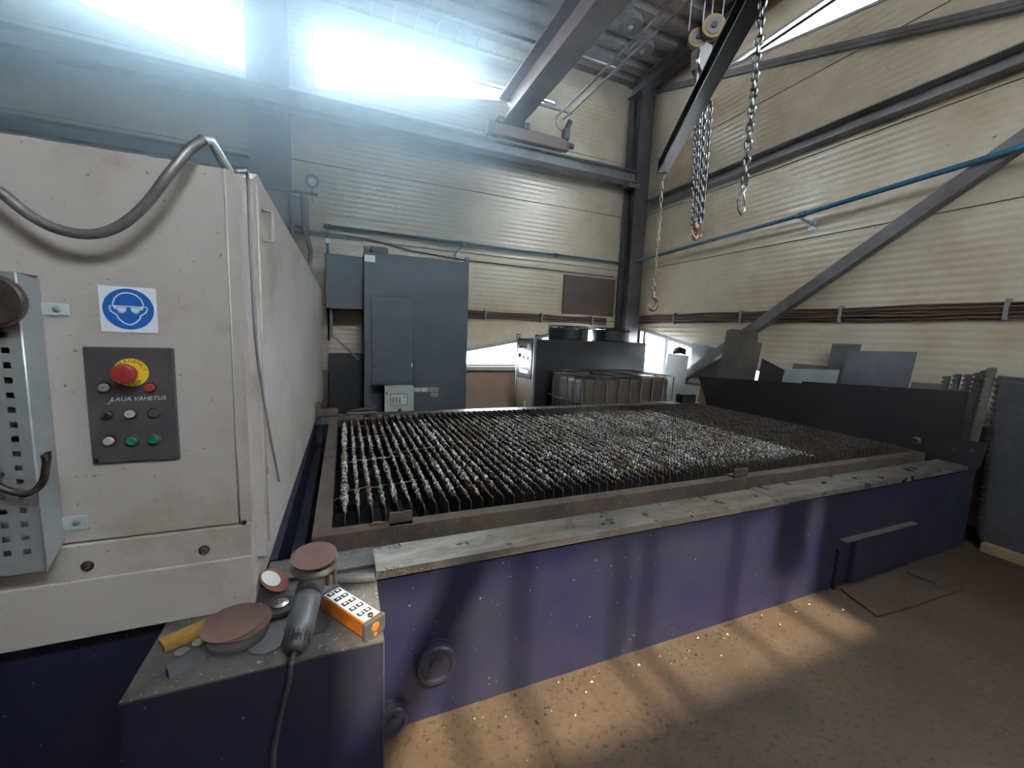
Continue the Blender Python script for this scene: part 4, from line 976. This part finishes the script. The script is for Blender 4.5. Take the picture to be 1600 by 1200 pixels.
k_ = B().lathe((.745, fy - .13, .445), (0, -1, 0), [(.03, 0), (.03, .012), (.02, .016)], 18).build('rotary_switch', 'black', eb); put(B().bar((.735, fy - .15, .43), (.757, fy - .15, .462), .012, .016, up=(0, 1, 0)).build('switch_handle', 'black'), k_)
for z in (.70, .28): B().box(.55, .575, fy - .135, fy - .129, z - .02, z + .02).build('hinge', 'steel_grey', eb)
B().box(.60, .88, fy - .12, fy - .02, 0, .125).build('box_foot', 'steel_dark', eb)

# ------------------------------------------------------------------ cooling unit
cy0 = 5.62; k = cy0 / 5.0
x0, x1 = at(836, 530, y=cy0).x, at(1010, 535, y=cy0).x; zc_ = at(836, 530, y=cy0).z; cy1 = at(808, 524, x=x0).y
ch = thing('cooling_unit', ((x0 + x1) / 2, cy0 + .3, 0), 'black cooling unit with fans on top and a control face behind the bed', 'cooling unit')
B().rbox(x0 + .02, x1, cy0, cy1, .08, zc_, .008, 2).build('unit_body', 'chill', ch)
for (a, c) in ((cy0, cy0 + .05), (cy1 - .05, cy1)): B().box(x0 - .005, x0 + .03, a, c, 0, zc_ + .005).build('corner_post', 'steel_grey', ch)
B().box(x0 + .005, x0 + .02, cy0 + .05, cy1 - .05, .08, .86).build('lower_plate', 'chillfront', ch); B().box(x0 - .002, x0 + .022, cy0 + .05, cy1 - .05, .86, .90).build('cross_rail', 'steel_grey', ch)
cf = B().box(x0 - .006, x0 + .02, cy0 + .09, cy1 - .07, .92, zc_ - .05).build('control_face', 'chillface', ch)
yy = lambda t_: cy0 + .09 + (cy1 - .07 - cy0 - .09) * t_; zz = lambda t_: .92 + (zc_ - .97) * t_
for t_, s_ in ((.85, .85), (.68, .86), (.5, .86)): put(B().cyl((x0 - .022, yy(t_), zz(s_)), (x0 - .005, yy(t_), zz(s_)), .018, 10).build('indicator', 'steel_dark'), cf)
put(B().box(x0 - .01, x0 - .005, yy(.1), yy(.3), zz(.78), zz(.95)).build('label_plate', 'elbox'), cf)
put(B().box(x0 - .03, x0 - .005, yy(.82), yy(.98), zz(.55), zz(.66)).build('main_switch', 'black'), cf)
for t_ in (.55, .25): put(B().cyl((x0 - .02, yy(t_), zz(.56)), (x0 - .005, yy(t_), zz(.56)), .022, 10).build('gauge', 'white'), cf)
put(B().box(x0 - .009, x0 - .005, yy(.2), yy(.8), zz(.12), zz(.22)).build('maker_plate', 'sheetW'), cf)
put(B().box(x0 - .008, x0 - .005, yy(.28), yy(.6), zz(.13), zz(.21)).build('maker_band', 'redsand'), cf)
B().box(x0, x0 + .006, cy0 + .28, cy0 + .31, .42, .55).build('warning_label', 'white', ch)
# fan cowls
for fx, rr in ((at(886, 520, y=cy0 + .3).x + .05, .33), (at(945, 520, y=cy0 + .3).x + .16, .33)):
    cw = B().lathe((fx, (cy0 + cy1) / 2, zc_ - .002), (0, 0, 1), [(rr * .98, 0), (rr, .03), (rr, .17), (rr * .96, .2), (rr * .9, .2), (rr * .9, .1), (.05, .09)], 36).build('fan_cowl', 'chill', ch)
    g2 = B()
    for r in (.25, .5, .75, 1.0):
        g2.tube([(fx + rr * r * math.cos(a), (cy0 + cy1) / 2 + rr * r * math.sin(a), zc_ + .225) for a in [2 * math.pi * i / 28 for i in range(29)]], .008, 5, False)
    for i in range(6):
        a = math.pi * i / 6; ca, sa_ = math.cos(a) * rr, math.sin(a) * rr; cyy = (cy0 + cy1) / 2
        g2.tube([(fx - ca, cyy - sa_, zc_ + .19), (fx - ca * .93, cyy - sa_ * .93, zc_ + .225), (fx + ca * .93, cyy + sa_ * .93, zc_ + .225), (fx + ca, cyy + sa_, zc_ + .19)], .008, 5)
    put(g2.build('fan_guard', 'steel_dark'), cw)
    put(B().lathe((fx, (cy0 + cy1) / 2, zc_ + .08), (0, 0, 1), [(.10, 0), (.10, .12), (.06, .15)], 18).build('fan_motor', 'steel_dark'), cw)
for ex, ey in ((x0 + .01, cy1 - .03), (x0 + .05, cy0 + .03), (x1 - .02, cy0 + .03), (x1 - .02, cy1 - .03)):
    B().tube([(ex + .03 * math.cos(a), ey, zc_ + .04 + .03 * math.sin(a)) for a in [2 * math.pi * i / 14 for i in range(15)]], .007, 6, False).build('lifting_eye', 'steel_dark', ch)
B().tube([(x0 + .08, cy0 + .12, zc_), (x0 + .08, cy0 + .12, zc_ + .05), (x0 + .2, cy0 + .12, zc_ + .06), (x0 + .33, cy0 + .14, zc_ + .10)], .010, 6).build('pipe_stub', 'steel_dark', ch)

# ------------------------------------------------------------------ caged liquid tank
ty = 4.48
a_, b_ = at(912, 586, y=ty), at(1054, 592, y=ty)
tx0, tx1, tz = a_.x, b_.x, .5 * (a_.z + b_.z)
tk = thing('caged_tank', ((tx0 + tx1) / 2, ty + .5, 0), 'dirty plastic liquid tank in a tube cage behind the bed', 'tank')
B().rbox(tx0 + .04, tx1 - .04, ty + .04, ty + .98, .14, tz - .02, .06, 4).build('tank_bladder', 'tank', tk)
for i in range(9):
    x = tx0 + (tx1 - tx0) * i / 8
    B().tube([(x, ty + .015, .14), (x, ty + .015, tz)], .010, 6).build('cage_upright', 'iron', tk)
for z in (.2, .45, .72, tz): B().tube([(tx0, ty + .012, z), (tx1, ty + .012, z), (tx1, ty + 1.0, z), (tx0, ty + 1.0, z), (tx0, ty + .012, z)], .011, 6).build('cage_ring', 'iron', tk)
for i in range(1, 5):
    for x in (tx0, tx1): B().tube([(x, ty + 1.0 * i / 5, .14), (x, ty + 1.0 * i / 5, tz)], .010, 6).build('cage_upright', 'iron', tk)
for y in (ty + .06, ty + .5, ty + .94): B().box(tx0, tx1, y - .05, y + .05, .0, .14).build('pallet_runner', 'timber', tk)
for i in range(4): B().tube([(tx0 + (tx1 - tx0) * (i + .5) / 4, ty + .01, tz), (tx0 + (tx1 - tx0) * (i + .5) / 4, ty + 1.0, tz)], .008, 6).build('top_bar', 'iron', tk)
B().lathe(((tx0 + tx1) / 2 - .2, ty + .5, tz - .03), (0, 0, 1), [(.12, 0), (.12, .04), (.1, .05)], 20).build('filler_cap', 'steel_dark', tk)

# ------------------------------------------------------------------ scrap sheets along the right wall
def lean(name, pix, xt, zb, mat, label, xb=None, th=.005, group=None):
    """sheet whose top edge is at the given pixels on plane xt, foot at height zb"""
    top = [at(a, c, x=xt) for a, c in pix]; xb = xt - .2 if xb is None else xb
    P = [top[0], V(xb, top[0].y, zb), V(xb, top[-1].y, zb)] + top[::-1][:len(top) - 1]
    return plate(name, P, th, mat, label)
lean('steel_sheet', ((1044, 552), (1077, 556)), 5.18, .002, 'sheetW', 'pale zinc sheet standing upright in front of the low window', 5.06)
lean('steel_sheet', ((1052, 597), (1094, 604)), 4.98, .002, 'sheetW', 'wide low pale sheet leaning behind the caged tank', 4.86)
lean('steel_sheet', ((1136, 516), (1144, 514), (1184, 518), (1184, 536), (1191, 536)), 5.19, .002, 'sheetbr', 'dull notched steel sheet leaning under the brace', 4.98)
lean('steel_sheet', ((1082, 535), (1135, 548)), 5.35, .994, 'sheetA', 'grey sheet standing on the sill against the low window behind the thick brace', 5.346)
lean('steel_sheet', ((1227, 576), (1312, 578)), 5.08, .002, 'sheetB', 'bright clean steel sheet leaning behind the guard plates', 4.84)
lean('steel_sheet', ((1301, 537), (1346, 538)), 5.26, .002, 'sheetA', 'narrow grey steel sheet leaning behind the wide grey sheet', 5.08)
lean('steel_sheet', ((1326, 548), (1433, 550)), 5.20, .002, 'sheetA', 'wide grey steel sheet leaning on the wall', 4.95)
lean('steel_sheet', ((1240, 568), (1296, 572)), 5.16, .002, 'sheetbr', 'rusty edged sheet leaning behind the bright clean sheet', 4.94)
lean('steel_sheet', ((1191, 560), (1230, 580)), 5.24, .002, 'sheetD', 'blackened sheet standing between the dull notched sheet and the bright sheet', 5.06)
lean('steel_sheet', ((1425, 597), (1472, 600)), 5.14, .002, 'sheetbr', 'short brown scrap plate between the wide grey sheet and the toothed slats', 4.92)
t = thing('black_bag', at(1065, 548, x=5.1), 'black plastic lump on top of the pale zinc sheet by the window', 'bag')
p = at(1063, 552, x=5.16); c = B(); c.tube([p + V(0, .16, -.02), p + V(0, .11, .03), p + V(0, .02, .05), p + V(0, -.07, .035), p + V(0, -.1, -.02)], [.01, .05, .06, .05, .015], 10); c.build('bag_body', 'black', t)
B().tube([p + V(-.02, .0, .06), p + V(-.02, -.01, .09)], [.02, .006], 6).build('bag_knot', 'white', t)
tag(B().bar((5.205, 6.4, .55), (5.205, 4.2, .50), .05, .12).build('timber_rail', 'timber'), 'raw timber rail lying behind the scrap sheets under the window', 'timber')
bpy.data.objects['timber_rail'].location.z = -.44
# used toothed slats stacked on end
def toothed(p_bot, p_top, w, side, name, label, mat):
    d = p_top - p_bot; L = d.length; d.normalize(); n = int(L / .042); poly = [p_bot]
    for i in range(n):
        poly += [p_bot + d * (L * (i + .05) / n) + side * (w * .72), p_bot + d * (L * (i + .45) / n) + side * w, p_bot + d * (L * (i + .75) / n) + side * (w * .98)]
    poly += [p_top + side * (w * .6), p_top]
    nrm = d.cross(side).normalized()
    return tag(B().prism(poly, nrm * .004).build(name, mat), label, 'steel strip', 'used toothed strips standing against the wall')
sd_ = V(0, 1, 0)
LABS = ['used toothed steel strip standing on end, %s counted from the short brown scrap plate' % n_ for n_ in ('first', 'second', 'third', 'fourth', 'fifth', 'sixth')]
for i, (a, b_, w) in enumerate(((1487, 588, .06), (1504, 585, .06), (1521, 585, .062), (1537, 583, .062), (1550, 579, .065), (1559, 575, .06))):
    top = at(a, b_, x=5.24 - .03 * i)
    toothed(V(5.0 - .03 * i, top.y, .002), top, w, V(-.25, .95, 0).normalized(), 'toothed_strip', LABS[i], ('sheetbr', 'sheetC', 'sheetbr')[i % 3])
# big toothed sheet at the right edge
t = thing('toothed_sheet', (4.9, .7, .05), 'large blue grey steel sheet with a toothed edge leaning beside the bed', 'steel sheet')
e0, e1 = at(1532, 858, x=4.82), at(1563, 597, x=5.02)
e0.z = .075
n = 26; poly = []
for i in range(n):
    a = e0.lerp(e1, i / n); a2 = e0.lerp(e1, (i + .5) / n); poly += [a + V(0, .0, 0), a2 + V(0, .03, .004), a2 + V(0, .0, .006)]
poly += [e1, V(e1.x, -.9, e1.z), V(e0.x, -.9, e0.z)]
B().prism(poly, (.006, 0, 0)).build('sheet_plate', 'sheetC', t)
for k in range(3):
    poly2 = [p + V(.02 + .012 * k, .012 + .012 * k, .02 + .015 * k) for p in poly[:-2]] + [poly[-2] + V(.02 + .012 * k, 0, .01), poly[-1] + V(.02 + .012 * k, 0, 0)]
    B().prism(poly2, (.005, 0, 0)).build('sheet_plate', ('sheetbr', 'sheetC', 'sheetbr')[k], t)
tag(B().rbox(4.76, 4.98, -1.2, 1.42, .001, .075, .006, 2).build('timber_plank', 'timber'), 'low timber plank on the floor under the large toothed sheet', 'plank')
tag(B().cyl((5.36, .6, 1.75), at(1585, 600, x=5.06) + V(.1, 0, -.6), .012, 8).build('thin_rod', 'steel_light'), 'thin pale rod leaning on the wall behind the large toothed sheet', 'rod')

# ------------------------------------------------------------------ floor plates and swarf
def fplate(name, pix, z, th, mat, label):
    return tag(B().prism([at(a, c, z=z) for a, c in pix], (0, 0, th)).build(name, mat), label, 'floor plate')
fplate('floor_plate', ((1313, 922), (1370, 965), (1425, 950), (1505, 923), (1470, 908), (1400, 900)), .0005, .012, 'floor', 'thin dusty plate lying on the floor at the foot of the bed')
fplate('floor_plate', ((1416, 896), (1462, 914), (1476, 905), (1438, 890)), .013, .014, 'steel_dark', 'small dark steel plate on the dusty floor plate')
b = B()
for i in range(420):
    x = R_.uniform(.25, 3.2); y = yf - .012 - abs(R_.gauss(0, .09)) - .008
    if R_.random() < .35: x = R_.choice((.95, 1.02, 1.55, 1.9, .75)) + R_.gauss(0, .06)
    s = R_.choice((.002, .003, .004, .006, .009)) * R_.uniform(.6, 1.2); a = R_.uniform(0, 3)
    pts = [Vector((math.cos(a + k * 1.57) * s * R_.uniform(.6, 1.3), math.sin(a + k * 1.57) * s * R_.uniform(.6, 1.3), 0)) + V(x, y, 0) for k in range(4)]
    b.add(pts + [V(x, y, s * R_.uniform(.6, 1.2))], [(0, 1, 4), (1, 2, 4), (2, 3, 4), (3, 0, 4), (3, 2, 1, 0)])
o = b.build('metal_swarf', 'iron'); tag(o, 'dark metal swarf scattered on the floor along the bed', 'swarf', kind='stuff')
b = B()
for i in range(60):
    x = R_.uniform(.5, 2.6); y = yf - .03 - abs(R_.gauss(0, .08)); s = R_.uniform(.0015, .0045)
    b.add([V(x - s, y - s, 0), V(x + s, y - s * .6, 0), V(x + s * .5, y + s, 0), V(x, y, s * 1.5)], [(0, 1, 3), (1, 2, 3), (2, 0, 3), (2, 1, 0)])
o = b.build('bright_chips', 'chrome'); tag(o, 'bright metal chips scattered on the floor along the bed', 'swarf', kind='stuff')

# ------------------------------------------------------------------ blue haze volumes standing in for lens glare and dust
for k, (den, bx, lab) in enumerate(((.05, (XL + .05, 2.6, 3.0, YB - .02, 2.0, ZC - .02), 'thin blue haze standing in for window glare and dust'), (.2, (XL + .06, 1.9, 4.3, YB - .03, 2.7, ZC - .03), 'denser blue haze standing in for glare close to the high windows'))):
    m, nt, N, L, p = new_mat('blue_glare_haze'); N.remove(p); TINT = (.66, .87, 1, 1)
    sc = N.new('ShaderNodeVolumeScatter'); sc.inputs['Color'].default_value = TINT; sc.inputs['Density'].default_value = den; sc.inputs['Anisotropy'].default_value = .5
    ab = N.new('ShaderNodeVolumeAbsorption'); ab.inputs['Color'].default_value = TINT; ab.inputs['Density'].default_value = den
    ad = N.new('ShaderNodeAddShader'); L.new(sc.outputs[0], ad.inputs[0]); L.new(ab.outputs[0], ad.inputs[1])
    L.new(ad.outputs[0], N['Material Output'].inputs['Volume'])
    tag(B().box(*bx).build('glare_haze', m), lab, 'haze', kind='stuff')
